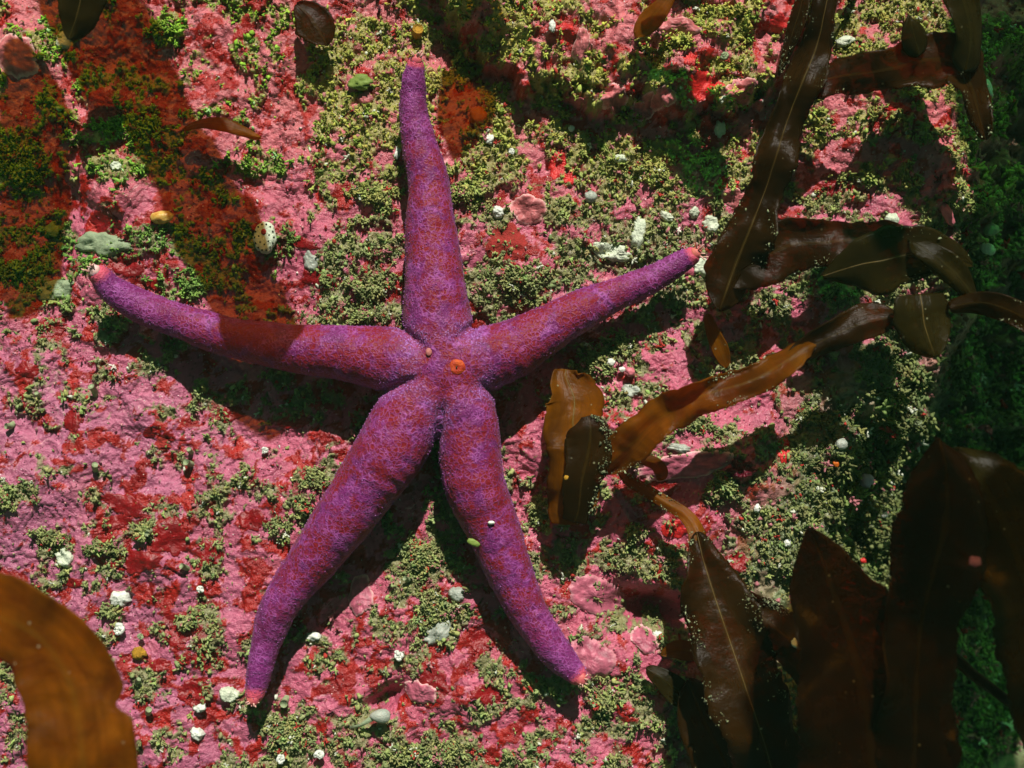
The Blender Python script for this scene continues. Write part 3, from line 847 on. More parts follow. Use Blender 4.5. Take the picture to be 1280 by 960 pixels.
blade('kelp_fold', 'dark folded flap of kelp lying over the torn upright blade',
      [(735, 520, .86, 8), (738, 535, .9, 24), (736, 560, .9, 29), (727, 600, .88, 24), (723, 635, .8, 19), (718, 652, .75, 15)],
      M['kelp'], growth=60, growth_side=(0,), seed=14, ripple=0.06, jag=0.14, cap=False)
blade('kelp_leaflet', 'slim amber leaflet hanging below the wide red brown blade', [(884, 392, .5, 5), (890, 412, .5, 8), (900, 436, .45, 10), (906, 452, .4, 7), (908, 460, .38, 2)], M['kelp_lit'], seed=15, ripple=0.02)
blade('kelp_leaflet', 'small curled amber leaflet right of the torn upright blade', [(788, 566, .4, 5), (804, 574, .45, 7), (820, 580, .48, 8), (827, 592, .45, 8), (822, 600, .4, 3)], M['kelp_lit'], seed=16, ripple=0.02)
blade('kelp_leaflet', 'brown leaflet on the pink rock at the upper left', [(228, 162, .35, 3), (250, 155, .4, 6), (275, 155, .45, 9), (300, 163, .42, 7), (318, 170, .38, 4), (326, 172, .35, 1.5)], M['kelp_lit'], seed=17, ripple=0.02)
blade('kelp_leaflet', 'rounded brown blade with a pale rim near the top left of the vertical arm', [(370, 5, .4, 14), (385, 18, .42, 20), (396, 34, .42, 24), (404, 48, .4, 19), (408, 57, .38, 6)], M['kelp'], seed=18, ripple=0.04, jag=0.18)
blade('kelp_leaflet', 'small brown leaf crossing the pink ledge at the top', [(842, -10, .95, 6), (826, 10, .95, 12), (812, 26, .92, 15), (800, 40, .9, 10), (795, 47, .88, 3)], M['kelp_lit'], seed=19, ripple=0.02)
blade('kelp_frond', 'drooping dark kelp blade with a yellow midrib at the top left edge', [(110, -90, 1.6, 28), (106, -40, 1.5, 30), (102, 0, 1.4, 29), (97, 22, 1.35, 25), (91, 40, 1.3, 14), (87, 50, 1.3, 3)], M['kelp_olive'], rib=True, seed=20, ripple=0.05, jag=0.16, cap=False)
# stipe and the blades of the lower right
def stipe(name, label, pts, rad, mat, cat='kelp stipe'):
    q = catmull(pts, 40); X = np.array([(*P(a, b, c), c) for a, b, c in q])
    v_, f_ = tube(X, np.linspace(rad[0], rad[1], 40), 8); b_ = X[0].copy()
    o = mesh_obj(name, v_ - b_, f_, mat); o.location = b_; return tag(o, label, cat)
blade('kelp_strip', 'curling brown kelp strip feeding the large lower right blade', [(772, 584, .35, 4), (786, 600, .4, 7), (806, 612, .45, 8), (835, 630, .55, 8), (858, 645, .65, 9), (870, 665, .75, 11), (874, 690, .85, 14)], M['kelp_lit'], seed=21, ripple=0.03, growth=40)
blade('kelp_frond', 'long hanging kelp blade with a midrib and crusted margins below the curling strip',
      [(872, 665, .8, 10), (880, 700, .95, 24), (895, 750, 1.1, 42), (915, 810, 1.2, 48), (935, 870, 1.3, 50), (955, 930, 1.3, 46), (975, 1000, 1.3, 40)],
      M['kelp'], rib=True, growth=220, seed=22, ripple=0.10, jag=0.1)
blade('kelp_frond', 'dark kelp blade slanting right with a white crusted upper margin',
      [(905, 738, 1.0, 6), (935, 758, 1.05, 20), (975, 790, 1.1, 30), (1015, 828, 1.2, 34), (1060, 880, 1.3, 36), (1110, 950, 1.3, 36), (1150, 1020, 1.3, 30)],
      M['kelp'], growth=200, growth_side=(0,), seed=23, ripple=0.08, jag=0.12)
blade('kelp_frond', 'brown kelp blade with a pointed tip left of the two broad lower right blades',
      [(1012, 660, 2.3, 4), (1024, 690, 2.4, 26), (1042, 740, 2.6, 50), (1064, 800, 2.7, 72), (1080, 870, 2.8, 86), (1090, 950, 2.8, 92), (1095, 1060, 2.8, 80)],
      M['kelp'], rib=False, seed=24, ripple=0.12, nw=21, cup=0.06, jag=0.09)
blade('kelp_frond', 'broad dark kelp blade with its tip pointing up at the right of the picture',
      [(1172, 548, 2.6, 8), (1180, 590, 2.7, 40), (1180, 650, 2.8, 58), (1166, 720, 2.9, 48), (1152, 790, 2.9, 46), (1146, 870, 2.9, 50), (1140, 960, 2.8, 52), (1135, 1060, 2.8, 50)],
      M['kelp'], rib=False, seed=25, ripple=0.12, nw=21, growth=0, jag=0.1)
blade('kelp_frond', 'very wide olive brown kelp blade filling the right edge below mid height',
      [(1195, 562, 2.2, 10), (1228, 605, 2.3, 44), (1262, 670, 2.4, 62), (1290, 750, 2.5, 58), (1305, 830, 2.5, 52), (1320, 900, 2.5, 50), (1340, 1000, 2.5, 50)],
      M['kelp_olive'], rib=False, seed=26, ripple=0.12, nw=21, jag=0.1)
blade('kelp_frond', 'dark kelp blade along the bottom edge under the hanging blade', [(860, 850, .6, 14), (880, 900, .7, 34), (905, 950, .8, 40), (930, 1010, .8, 40)], M['kelp'], seed=27, growth=30)
blade('kelp_leaflet', 'small brown leaflet poking out left of the hanging blade', [(826, 818, .4, 3), (845, 812, .45, 11), (865, 815, .5, 12), (885, 822, .5, 4)], M['kelp_lit'], seed=28, ripple=0.02)
blade('kelp_leaflet', 'olive leaflet among turf below the small brown leaflet', [(808, 835, .3, 6), (830, 850, .35, 14), (850, 868, .35, 16), (865, 885, .3, 5)], M['kelp_olive'], seed=29, ripple=0.02)
stipe('kelp_stipe', 'dark kelp stipe crossing the gap at the lower right', [(1185, 815, 1.9), (1215, 842, 1.8), (1245, 865, 1.7), (1290, 900, 1.6), (1340, 950, 1.5)], (0.07, 0.05), M['kelp'])
stipe('kelp_stipe', 'thin pale stem running to the right edge below mid height', [(1214, 590, -.4), (1235, 582, -.2), (1260, 583, 0.0), (1300, 592, 0.2), (1360, 600, .3)], (0.02, 0.03), M['rib'])

# canopy beyond the frame: upper left inferred from its brown shade, right side added to dim it
def shadow_pts(pts, z):
    out = []
    for (px, py, hw) in pts:
        sx, sy = (px - 640) / 100, -(py - 480) / 100
        k = z / SUN.z; x_, y_ = sx + SUN.x * k, sy + SUN.y * k
        kk = (CAM_Z - z) / CAM_Z
        out.append((x_ / kk * 100 + 640, 480 - y_ / kk * 100, z, hw / kk))
    return out
G = 'kelp blades of the canopy around the frame'
blade('kelp_frond', 'canopy kelp blade beyond the top edge whose shade crosses the left arm',
      shadow_pts([(70, -120, 55), (112, 0, 62), (165, 110, 56), (232, 215, 50), (285, 320, 50), (325, 410, 50), (330, 480, 52), (331, 515, 46), (332, 542, 16)], 3.9), M['kelp_shade'], group=G, seed=40, ripple=0.08, jag=0.07)
blade('kelp_frond', 'canopy kelp blade beyond the top left corner shading the far left turf',
      shadow_pts([(10, 90, 20), (40, 140, 44), (44, 210, 46), (34, 300, 44), (22, 360, 40), (10, 400, 20)], 3.8), M['kelp_shade'], group=G, seed=41, ripple=0.08, jag=0.1)
blade('kelp_frond', 'canopy kelp blade above the top edge shading the crevice beside the vertical arm',
      shadow_pts([(590, 40, 12), (588, 80, 34), (585, 120, 38), (580, 160, 30), (572, 200, 10)], 3.0), M['kelp_shade'], group=G, seed=42, ripple=0.08, jag=0.1)
blade('kelp_frond', 'canopy kelp blade above the top edge shading the turf below the ledge',
      shadow_pts([(780, 150, 12), (815, 180, 26), (850, 205, 32), (885, 235, 22), (900, 260, 6)], 2.7), M['kelp_thick'], group=G, seed=43, ripple=0.08, jag=0.1)  # added out of view to darken the turf under the ledge
kz = 0  # unseen blades added over the right side to darken it
for (pts, z_) in [
    ([(1240, 300, 30), (1255, 420, 45), (1260, 560, 50), (1265, 700, 60), (1255, 840, 60), (1250, 980, 60)], 8.6),
    ([(1260, -150, 60), (1255, 0, 70), (1270, 130, 75), (1285, 300, 75), (1290, 450, 75), (1290, 600, 70)], 8.0),
    ([(1390, 0, 60), (1400, 200, 80), (1400, 400, 80), (1390, 600, 80), (1370, 800, 80), (1360, 980, 60)], 8.3),
    ([(1010, 700, 20), (1030, 780, 50), (1040, 860, 60), (1040, 960, 60), (1030, 1060, 40)], 9.2),
    ([(1000, 820, 50), (1000, 920, 100), (1000, 1050, 115), (1000, 1200, 115), (1000, 1350, 70)], 10.2),
    ([(1200, 700, 60), (1195, 860, 90), (1200, 1010, 100), (1200, 1160, 100), (1200, 1320, 70)], 9.7),
    ([(1010, 340, 14), (1040, 370, 34), (1050, 420, 30), (1060, 480, 12)], 9.0)]:
    blade('kelp_frond', ['canopy kelp blade high over the right side, nearest the picture', 'canopy kelp blade high beyond the upper right corner', 'outermost canopy kelp blade beyond the right edge',
          'canopy kelp blade high over the hanging blade at lower right', 'highest canopy kelp blade, over the broad lower right blades', 'canopy kelp blade high beyond the lower right corner', 'small canopy kelp blade high over the middle right'][kz],
          shadow_pts(pts, z_), M['kelp_shade' if z_ > 9.1 else 'kelp_thick'], group=G, seed=50 + kz, ripple=0.12, jag=0.12)
    kz += 1

# ------------------------------------------------------------------ crusts, plates and little animals on the rock
def lobe_outline(n, r, amp, seed, lob=5):
    th = np.linspace(0, 2 * np.pi, n, endpoint=False)
    f = 1 + amp * fbm(np.cos(th) * 1.3 + seed * 5.1, np.sin(th) * 1.3, 0.9, 6, 600 + seed, 0.62) * 1.7 + amp * 0.12 * np.sin(lob * th + seed)
    return th, f

def crust(name, label, cat, px, py, rx, ry, mat, seed, rot=0.0, lift=0.022, group=None, amp=0.42, wrink=0.012, colfn=None, tilt=None, n=80, m=14, edge=0.55):
    """low irregular crust that follows the rock below it"""
    x0, y0 = P(px, py, hz(*P(px, py, 0))); th, f = lobe_outline(n, 1, amp, seed)
    vs = []; cs = []
    c_, s_ = math.cos(rot), math.sin(rot)
    for i in range(m + 1):
        q = i / m
        rr = q * f
        ex = np.cos(th) * rr * rx / 100; ey = np.sin(th) * rr * ry / 100
        x = x0 + ex * c_ - ey * s_; y = y0 + ex * s_ + ey * c_
        hs = sum(smp(H, x + ax, y + ay) for ax, ay in ((0, 0), (.03, 0), (-.03, 0), (0, .03), (0, -.03))) / 5
        top_h = lift * (1 - q ** 6) - (0.03 if i == m else 0)
        z = np.maximum(hs, smp(H, x, y) - 0.8 * lift) * (1.0 if i < m else 0) + (smp(H, x, y) if i == m else 0) + top_h + wrink * fbm(x, y, 0.12, 3, 640 + seed) * (1 if i < m else 0)
        if tilt is not None: z = z + tilt[2] * np.clip((ex * tilt[0] + ey * tilt[1]) / max(rx, ry) * 100, -0.2, 1.2) * (1 if i < m else 0.85)
        vs.append(np.stack([x, y, z], -1))
        if colfn is not None: cs.append(np.array([colfn(q, t) for t in th]))
    vs = np.concatenate(vs); fs = []
    for i in range(m):
        for j in range(n):
            k = (j + 1) % n; fs.append((i * n + j, (i + 1) * n + j, (i + 1) * n + k, i * n + k))
    base = np.array([x0, y0, hz(x0, y0)])
    o = mesh_obj(name, vs - base, np.array(fs), mat, colors=np.concatenate(cs) if colfn else None)
    o.location = base
    return tag(o, label, cat, group)

REDS = [
 (163, 332, 20, 17, 'red', 'round bright red crust just right of the tip of the left arm'),
 (132, 278, 22, 15, 'red', 'ragged red crust above the left arm tip, beside pink rock'),
 (33, 462, 15, 11, 'red', 'red crust with a pale border at the left edge below the left arm'),
 (60, 408, 24, 13, 'red', 'red crust with green crumbs below the tip of the left arm'),
 (92, 525, 13, 13, 'red', 'round deep red crust alone on mauve rock at the left'),
 (188, 541, 9, 8, 'red', 'small square red crust on mauve rock under the left arm'),
 (203, 556, 11, 9, 'red_brown', 'brownish red crust touching the small square one'),
 (288, 518, 19, 10, 'red', 'red crust at the edge of the shadow of the left arm'),
 (160, 632, 34, 13, 'red', 'large flat red crust, uppermost of the cluster at lower left'),
 (140, 655, 26, 11, 'red', 'wide red crust directly under the large flat one'),
 (212, 672, 25, 24, 'red', 'rounded red crust with green tufts, right of the cluster at lower left'),
 (170, 702, 34, 15, 'red', 'red crust at the bottom of the cluster at lower left'),
 (262, 692, 18, 19, 'red', 'red crust left of the lower left arm, level with the cluster'),
 (315, 650, 20, 14, 'red', 'red crust touching the lower left arm at half its length'),
 (225, 784, 28, 20, 'red', 'red crust overgrown by a green tuft, left of the lower left arm'),
 (257, 822, 19, 15, 'red', 'kidney shaped red crust left of the lower left arm tip'),
 (200, 832, 12, 9, 'red', 'small red crust left of the kidney shaped one'),
 (93, 728, 13, 7, 'red', 'small red crust by the top of the amber foreground blade'),
 (246, 868, 22, 17, 'red', 'red crust below the kidney shaped one'),
 (632, 305, 26, 24, 'red_brown', 'velvety brown red crust right of the vertical arm'),
 (375, 303, 24, 8, 'red', 'long slanting red crust left of the vertical arm'),
 (697, 206, 14, 18, 'red_bright', 'vivid scarlet crust between the vertical arm and the ledge'),
 (712, 222, 9, 10, 'red_bright', 'small scarlet crust at the foot of the vivid one'),
 (876, 112, 24, 22, 'red_bright', 'scarlet crust with a green curl at the front of the upper ledge'),
 (862, 74, 9, 9, 'red_bright', 'small scarlet crust on top of the upper ledge'),
 (705, 42, 12, 14, 'red_bright', 'orange red crust at the left end of the pink ledge'),
 (540, 858, 22, 27, 'red', 'tall red crust between the two lower arms'),
 (612, 868, 24, 14, 'red', 'wide red crust left of the shadow of the lower right arm'),
 (602, 802, 14, 16, 'red', 'red crust near the middle of the lower right arm'),
 (842, 662, 17, 12, 'red_bright', 'scarlet crust beside the curling kelp strip'),
 (920, 705, 17, 14, 'red', 'red crust above the hanging kelp blade'),
 (1122, 135, 16, 7, 'red_bright', 'scarlet crust on the lit patch inside the kelp arch'),
 (978, 30, 15, 12, 'red_bright', 'scarlet crust left of the long kelp strap at the top edge'),
 (980, 563, 10, 18, 'red_bright', 'upright red crust on the pink patch right of the crusted shelf'),
 (910, 232, 15, 13, 'red_bright', 'red crust just left of the long kelp strap'),
 (1040, 230, 14, 18, 'red', 'red crust on the lit triangle right of the long kelp strap'),
 (400, 348, 22, 15, 'red', 'ragged red crust among green tufts left of the vertical arm'),
 (372, 528, 22, 7, 'red', 'thin red crust under the left arm near its root'),
]
for i, (px, py, rx, ry, mt_, lb) in enumerate(REDS):
    crust('red_crust', lb, 'red crust', px, py, rx, ry, M[mt_], 700 + i, rot=rng.uniform(-0.4, 0.4), group='red crusts on the rock', lift=0.018)

def pinkcol(rim, base=(0.62, 0.13, 0.18)):
    def fn(q, t):
        a = max(0, min(1, (q - 0.80) / 0.12)) * rim
        b = np.array(base) * (0.82 + 0.22 * math.sin(q * 9 + 2 * math.sin(t * 2)) * math.sin(t * 3 + q * 4)); return b * (1 - a) + np.array([0.82, 0.52, 0.50]) * a
    return fn
PLATES = [
 (727, 55, 10, 22, 0.2, 'upright pink coralline lobe with a white rim on the left of the ledge'),
 (768, 122, 17, 17, 0.0, 'round pink coralline lobe overhanging the shadow under the ledge'),
 (809, 126, 13, 15, 0.0, 'small pale rimmed coralline lobe, second along the ledge edge'),
 (832, 120, 16, 12, 0.0, 'pale pink coralline lobe, third along the ledge edge'),
 (926, 112, 22, 15, -0.3, 'smooth pink coralline plate right of the scarlet crust'),
 (922, 250, 26, 12, 0.4, 'curved pink coralline plate beside the long kelp strap'),
 (855, 582, 62, 17, -0.15, 'long pink coralline shelf with a thin white edge right of the kelp'),
 (457, 123, 10, 8, 0.0, 'small pink coralline knob among turf left of the vertical arm'),
 (850, 32, 30, 12, 0.1, 'pink coralline plate on the upper fold of the ledge'),
 (660, 262, 24, 20, 0.2, 'lumpy pink coralline plate right of the vertical arm'),
 (735, 825, 36, 30, 0.3, 'smooth rose coralline plate beside the tip of the lower right arm'),
 (745, 745, 38, 24, 0.4, 'wrinkled rose coralline plate above the smooth one'),
 (806, 800, 20, 14, 0.6, 'pink coralline plate between two dark holes near the hanging blade'),
 (450, 745, 16, 26, 0.0, 'pale pink coralline plate with a white right edge between the lower arms'),
 (18, 68, 26, 28, 0.1, 'orange rimmed pink coralline knob at the top left edge'),
 (525, 865, 22, 15, 0.2, 'pink coralline plate left of the tall red crust'),
]
for i, (px, py, rx, ry, rt, lb) in enumerate(PLATES):
    pc = pinkcol(0.8 if i not in (10, 11, 7) else 0.25, (0.56, 0.15, 0.16) if py < 300 else (0.50, 0.12, 0.185))
    crust('coralline_plate', lb, 'coralline plate', px, py, rx, ry, M['pink'], 800 + i, rot=-rt, lift=0.05, group='coralline plates on the rock', amp=0.24, wrink=0.03, colfn=pc)

CR = [
 (765, 316, 26, 12, 0.2, 'white_crust', 'larger white crust patch above the right arm'),
 (798, 292, 9, 23, 0.1, 'white_crust', 'narrow upright white crust patch right of the larger one'),
 (878, 334, 13, 12, 0.3, 'white_crust', 'white crust patch just right of the right arm tip'),
 (888, 280, 11, 11, 0.0, 'white_crust', 'round white crust by the long kelp strap'),
 (833, 271, 10, 6, 0.4, 'white_crust', 'small white crust between the ledge and the right arm'),
 (868, 266, 7, 7, 0.0, 'white_crust', 'tiny white crust left of the round one by the strap'),
 (389, 328, 10, 13, -0.5, 'glass', 'pale grey translucent flake left of the vertical arm'),
 (788, 488, 12, 9, 0.2, 'glass', 'pale grey film on turf right of the torn kelp blade'),
 (900, 162, 8, 10, 0.1, 'white_crust', 'white patch under the right end of the ledge'),
 (775, 198, 9, 6, 0.1, 'white_crust', 'white speckled patch in turf below the ledge'),
 (145, 208, 7, 6, 0.2, 'white_crust', 'whitish patch on the ridge above the left arm'),
 (80, 50, 9, 14, 0.1, 'white_crust', 'whitish growth at the tip of the drooping kelp blade'),
 (125, 305, 38, 15, 0.1, 'sage', 'soft grey green mat over the tip of the left arm'),
 (70, 362, 24, 14, -0.3, 'sage', 'pale green mat left of the left arm tip'),
 (850, 560, 14, 6, 0.1, 'glass', 'bluish white film on the long coralline shelf'),
 (571, 742, 11, 9, 0.2, 'glass', 'grey glassy patch between the two lower arms'),
 (548, 790, 22, 12, -0.6, 'glass', 'pale translucent sponge film between the two lower arms'),
]
for i, (px, py, rx, ry, rt, mt_, lb) in enumerate(CR):
    crust('pale_crust', lb, 'crust patch', px, py, rx, ry, M[mt_], 900 + i, rot=-rt, lift=0.06, amp=0.34, wrink=0.03, group='pale crust patches', n=48)

def blob(name, label, cat, px, py, rx, ry, rzz, mat, rot=0.0, seed=0, amp=0.2, lift=0.4, zoff=0.0, group=None):
    zz = hz(*P(px, py, 0)); x0, y0 = P(px, py, zz)
    r = np.random.default_rng(seed + 5)
    v = ICO2 * (1 + amp * fbm(ICO2[:, 0] * 1.3 + seed, ICO2[:, 1] * 1.3 + ICO2[:, 2], 0.7, 3, 660 + seed)[:, None] * 2)
    v = v * [rx / 100, ry / 100, rzz / 100]; c_, s_ = math.cos(rot), math.sin(rot)
    v = np.stack([v[:, 0] * c_ - v[:, 1] * s_, v[:, 0] * s_ + v[:, 1] * c_, v[:, 2]], -1)
    o = mesh_obj(name, v, ICO2F, mat); o.location = (x0, y0, zz + zoff + 0.06 + rzz / 100 * lift)
    return tag(o, label, cat, group)

def coil(label, px, py, r, mat, seed):
    """small coiled worm tube"""
    zz = hz(*P(px, py, 0)) + 0.07; x0, y0 = P(px, py, zz); R_ = r / 100
    t = np.linspace(0, 2 * np.pi * 2.1, 44); q = t / t[-1]
    rad = R_ * (0.12 + 0.58 * q)
    pts = np.stack([rad * np.cos(t + seed), rad * np.sin(t + seed), 0.02 + 0.25 * R_ * (1 - q)], -1)
    v, f = tube(pts + 0.10 * R_ * rng.normal(size=pts.shape), R_ * (0.12 + 0.24 * q), 8)
    v2 = ICO1 * [R_ * 0.7, R_ * 0.7, R_ * 0.25]
    v, f = join([(v, f), (v2, ICO1F)])
    o = mesh_obj('worm_tube', v, f, mat); o.location = (x0, y0, zz)
    return tag(o, label, 'worm tube', 'coiled worm tubes on the rock')

def upright_tube(label, px, py, r, h, mat, lean, seed):
    zz = hz(*P(px, py, 0)); x0, y0 = P(px, py, zz)
    root = empty('tube_worm', (x0, y0, zz), label, 'worm tube', 'upright tube worms')
    L_ = np.array([lean[0], lean[1], 1.0]); L_ /= np.linalg.norm(L_); R_ = r / 100
    R_ *= 0.78; pts = [np.array([0, 0, -0.05]), L_ * h * 0.5 + rng.normal(0, 0.012, 3), L_ * h]
    v, f = tube(pts, [R_ * 0.9, R_, R_], 12, cap=False)
    v2, f2 = tube([pts[2], L_ * h * 0.9], [R_ * 0.62, R_ * 0.55], 12, cap=False)
    n = len(v); v = np.concatenate([v, v2]); f = np.concatenate([f, f2 + n, [(n - 12 + j, n + (j + 1) % 12, n + j) for j in range(12)], [(n - 12 + j, n - 12 + (j + 1) % 12, n + (j + 1) % 12) for j in range(12)]])
    mesh_obj('tube', v, f, mat, parent=root)
    th = np.linspace(0, 2 * np.pi, 12, endpoint=False)
    a = np.cross(L_, [0, 1, 0]); a /= np.linalg.norm(a); b = np.cross(L_, a)
    dv = [L_ * h * 0.92 + R_ * 0.6 * (math.cos(t) * a + math.sin(t) * b) for t in th]
    mesh_obj('mouth', np.array(dv), [tuple(range(12))], M['dark'], parent=root)

COILS = [(150, 748, 13, 'large white coiled tube on mauve rock right of the amber blade'), (149, 787, 9, 'white coiled tube just below the large white disc'),
 (82, 697, 13, 'whitish coiled tube in green turf above the amber blade'), (287, 868, 12, 'grey white coiled tube left of the lower left arm tip'),
 (251, 736, 6, 'tiny white coiled tube left of the lower left arm'), (623, 265, 9, 'white coiled tube right of the vertical arm'),
 (247, 917, 9, 'white coiled tube near the bottom, left of the arm tip shadow'), (400, 943, 8, 'white coiled tube at the bottom between the two lower arms'),
 (332, 563, 6, 'tiny white coiled tube below the left arm near the lower left arm'), (176, 795, 5, 'tiny greenish coiled tube beside the ochre sponge'),
 (905, 70, 6, 'ring like coiled tube on top of the ledge'), (498, 820, 8, 'pale coiled tube between the lower arms'),
 (640, 190, 5, 'tiny white coiled tube in turf right of the vertical arm'), (352, 948, 7, 'white coiled tube in the turf at the bottom edge')]
DISC = {0, 2, 3, 5, 6}
for i, (px, py, r, lb) in enumerate(COILS):
    if i in DISC: crust('pale_crust', lb.replace('coiled tube', 'limy disc'), 'limy disc', px, py, r * 1.05, r * 0.85, M['white_crust' if i in (2, 3) else 'white'], 950 + i, rot=i, lift=0.085, amp=0.3, wrink=0.045, group='limy discs', n=40)
    else: coil(lb, px, py, r * 0.9, M['white'] if i not in (9, 10) else M['tube'], i * 1.3)

TUBES = [(49, 497, 3.6, .10, 'small upright tube with a dark mouth on mauve rock'), (16, 529, 5, .14, 'green upright tube near the left edge'),
 (239, 566, 4, .12, 'upper of two green tubes right of the small red crust'), (241, 581, 5, .16, 'lower of two green tubes right of the small red crust'),
 (358, 873, 6, .16, 'green ring shaped tube right of the lower left arm tip'), (185, 892, 5, .2, 'leaning green tube right of the amber blade'),
 (234, 712, 4.5, .14, 'tube below the rounded red crust at lower left'), (188, 663, 4.5, .14, 'tube in the green tuft on the lower left red cluster'),
 (118, 496, 5, .2, 'leaning green tube under the left arm'), (520, 45, 9, .16, 'yellow tube with a dark mouth above the tip of the vertical arm'),
 (512, 725, 4, .14, 'green tube in the tuft between the lower arms'), (175, 855, 4, .14, 'small green tube beside the notch of the amber blade'),
 (118, 588, 5, .13, 'short green tube on the mauve rock at lower left'), (745, 884, 4, .12, 'pale tube in the turf below the lower right arm tip')]
for i, (px, py, r, h, lb) in enumerate(TUBES): upright_tube(lb, px, py, r, h, M['tube'] if i != 9 else M['ochre'], (rng.uniform(-.4, .4), rng.uniform(-.3, 1.0)), i)

BL = [
 ('shell', 'golden brown shell with a pale top above the left arm', 'shell', 205, 273, 14, 8, 8, 'gold', 0.1),
 ('green_disc', 'flat round green disc in the dark turf at the far left', 'disc', 68, 288, 9, 8, 3, 'gdisc', 0),
 ('orange_disc', 'round orange disc right of the vertical arm', 'sponge', 598, 147, 11, 12, 7, 'orange', 0),
 ('ochre_sponge', 'small ochre sponge speck on mauve rock', 'sponge', 176, 815, 9, 8, 4, 'ochre', 0),
 ('olive_sponge', 'smooth olive lump in yellow green turf left of the vertical arm', 'sponge', 452, 105, 15, 9, 6, 'gdisc', 0),
 ('white_fleck', 'white fleck below the coiled tubes beside the lower left arm tip', 'shell fragment', 252, 883, 7, 5, 5, 'white', 0.2),
 ('white_fleck', 'bright white fleck right of the lower left arm', 'shell fragment', 393, 794, 9, 5, 4, 'white', -0.1),
 ('white_fleck', 'white fleck beside the dark hole near the hanging kelp blade', 'shell fragment', 820, 792, 6, 5, 4, 'white', 0),
 ('white_bead', 'larger white bead in turf below the right arm', 'bead', 763, 453, 5, 5, 4, 'white', 0),
 ('white_bead', 'smaller white bead below the right arm', 'bead', 777, 462, 4, 3.4, 3, 'white', 0),
 ('pink_bead', 'pink bead next to the two white beads below the right arm', 'bead', 787, 465, 6, 6, 5, 'pinkbead', 0),
 ('white_shell', 'whitish elongated shell right of the long strap near the top', 'shell', 1053, 54, 11, 6, 5, 'white_crust', 0.3),
 ('white_fleck', 'brilliant white fleck beside the end of the arched blade', 'shell fragment', 1232, 112, 5, 10, 4, 'white', 0.4),
 ('teal_bead', 'round whitish bead under the lit triangle at upper right', 'bead', 1112, 276, 9, 8, 7, 'white_crust', 0),
 ('pink_pod', 'long pink pod right of the olive kelp blade', 'pod', 1181, 268, 6, 16, 6, 'pinkbead', 0.5),
 ('pale_pod', 'pale green pod at upper right, upper of two', 'pod', 1236, 288, 10, 8, 7, 'sage', 0.2),
 ('pale_pod', 'pale cream pod at upper right, lower of two', 'pod', 1232, 312, 11, 7, 6, 'white_crust', -0.4),
 ('mauve_bead', 'larger lavender bead in the dark turf right of the crusted shelf', 'bead', 1081, 600, 9, 9, 8, 'mauve', 0),
 ('pale_bead', 'pale grey bead above the lavender one', 'bead', 1050, 555, 8, 7, 6, 'glass', 0.2),
 ('orange_bead', 'tiny orange and cream bead in the dark turf', 'bead', 1043, 579, 4, 5, 4, 'orange', 0.2),
 ('white_fleck', 'bluish white fleck in the dark turf below the lavender bead', 'shell fragment', 1104, 643, 5, 3.5, 3, 'white', 0.2),
 ('white_fleck', 'white glint below the crusted shelf, above the hanging blade', 'shell fragment', 983, 678, 4, 5, 3, 'white', 0.2),  # solid white blob imitating a glint
 ('white_fleck', 'white fleck beside the shadow under the crusted shelf', 'shell fragment', 945, 635, 4, 5, 3, 'white', -0.3),
 ('white_fleck', 'white fleck below the orange disc', 'shell fragment', 612, 175, 5, 6, 3, 'white', 0.2),
 ('white_fleck', 'white fleck left of the vertical arm at its upper third', 'shell fragment', 497, 193, 4, 7, 3, 'white', -0.2),
 ('white_fleck', 'white fleck at the left end of the pink ledge', 'shell fragment', 690, 35, 4, 7, 3, 'white', 0.1),
 ('pale_bead', 'pale green bead under the middle of the ledge', 'bead', 714, 162, 4, 4, 3, 'white', 0.1),
 ('pale_bead', 'grey bead beside the vivid scarlet crust', 'bead', 738, 247, 8, 7, 6, 'glass', 0.1),
 ('red_bead', 'dark orange bead in the dark turf at right', 'bead', 1077, 700, 4, 4, 4, 'red_bright', 0.1),
]
for i, (nm, lb, ct_, px, py, rx, ry, rz_, mt_, rt) in enumerate(BL): blob(nm, lb, ct_, px, py, rx, ry, rz_, M[mt_], rt, i, amp=0.4 if nm in ('olive_sponge', 'ochre_sponge', 'green_disc', 'sponge', 'glassy_shell', 'white_fleck', 'white_shell') else 0.2, group={'white_fleck': 'white shell flecks', 'white_bead': 'white beads', 'pale_bead': 'pale beads', 'pale_pod': 'pale pods'}.get(nm))

crust('red_alga', 'dark wine red leafy alga at the end of the crusted shelf', 'red seaweed', 928, 590, 17, 15, M['wine'], 990, lift=0.13, amp=0.5, wrink=0.12)
# things lying on other things
b_ = blob('pink_bead', 'blurred pink bead on the broad dark kelp blade at lower right', 'bead', 1218, 705, 9, 8, 8, M['pinkbead'], 0, 77)
b_.location = (*P(1218, 705, 2.95), 2.95)
b_ = blob('white_fleck', 'white grain sitting on the lower right arm of the sea star', 'grain', 614, 654, 4, 2.2, 2, M['white'], 0, 78)
b_.location = (*P(614, 654, 1.0), star_top(614, 654)[2] + 0.01)
b_ = blob('green_flake', 'yellow green flake on the left side of the lower right arm', 'flake', 592, 678, 8, 4, 2, M['gdisc'], -0.4, 79)
b_.location = (*P(592, 678, 0.8), star_top(592, 678)[2] + 0.01)
b_ = blob('white_fleck', 'white fleck on the dark slanting kelp blade at lower right', 'shell fragment', 993, 803, 4, 6, 3, M['white'], 0.2, 80)
b_.location = (*P(993, 803, 1.2), 1.24)
b_ = blob('yellow_speck', 'yellow speck on the torn upright kelp blade', 'speck', 707, 597, 3.4, 3.2, 2, M['ochre'], 0.2, 81)
b_.location = (*P(707, 597, 0.93), 0.93)

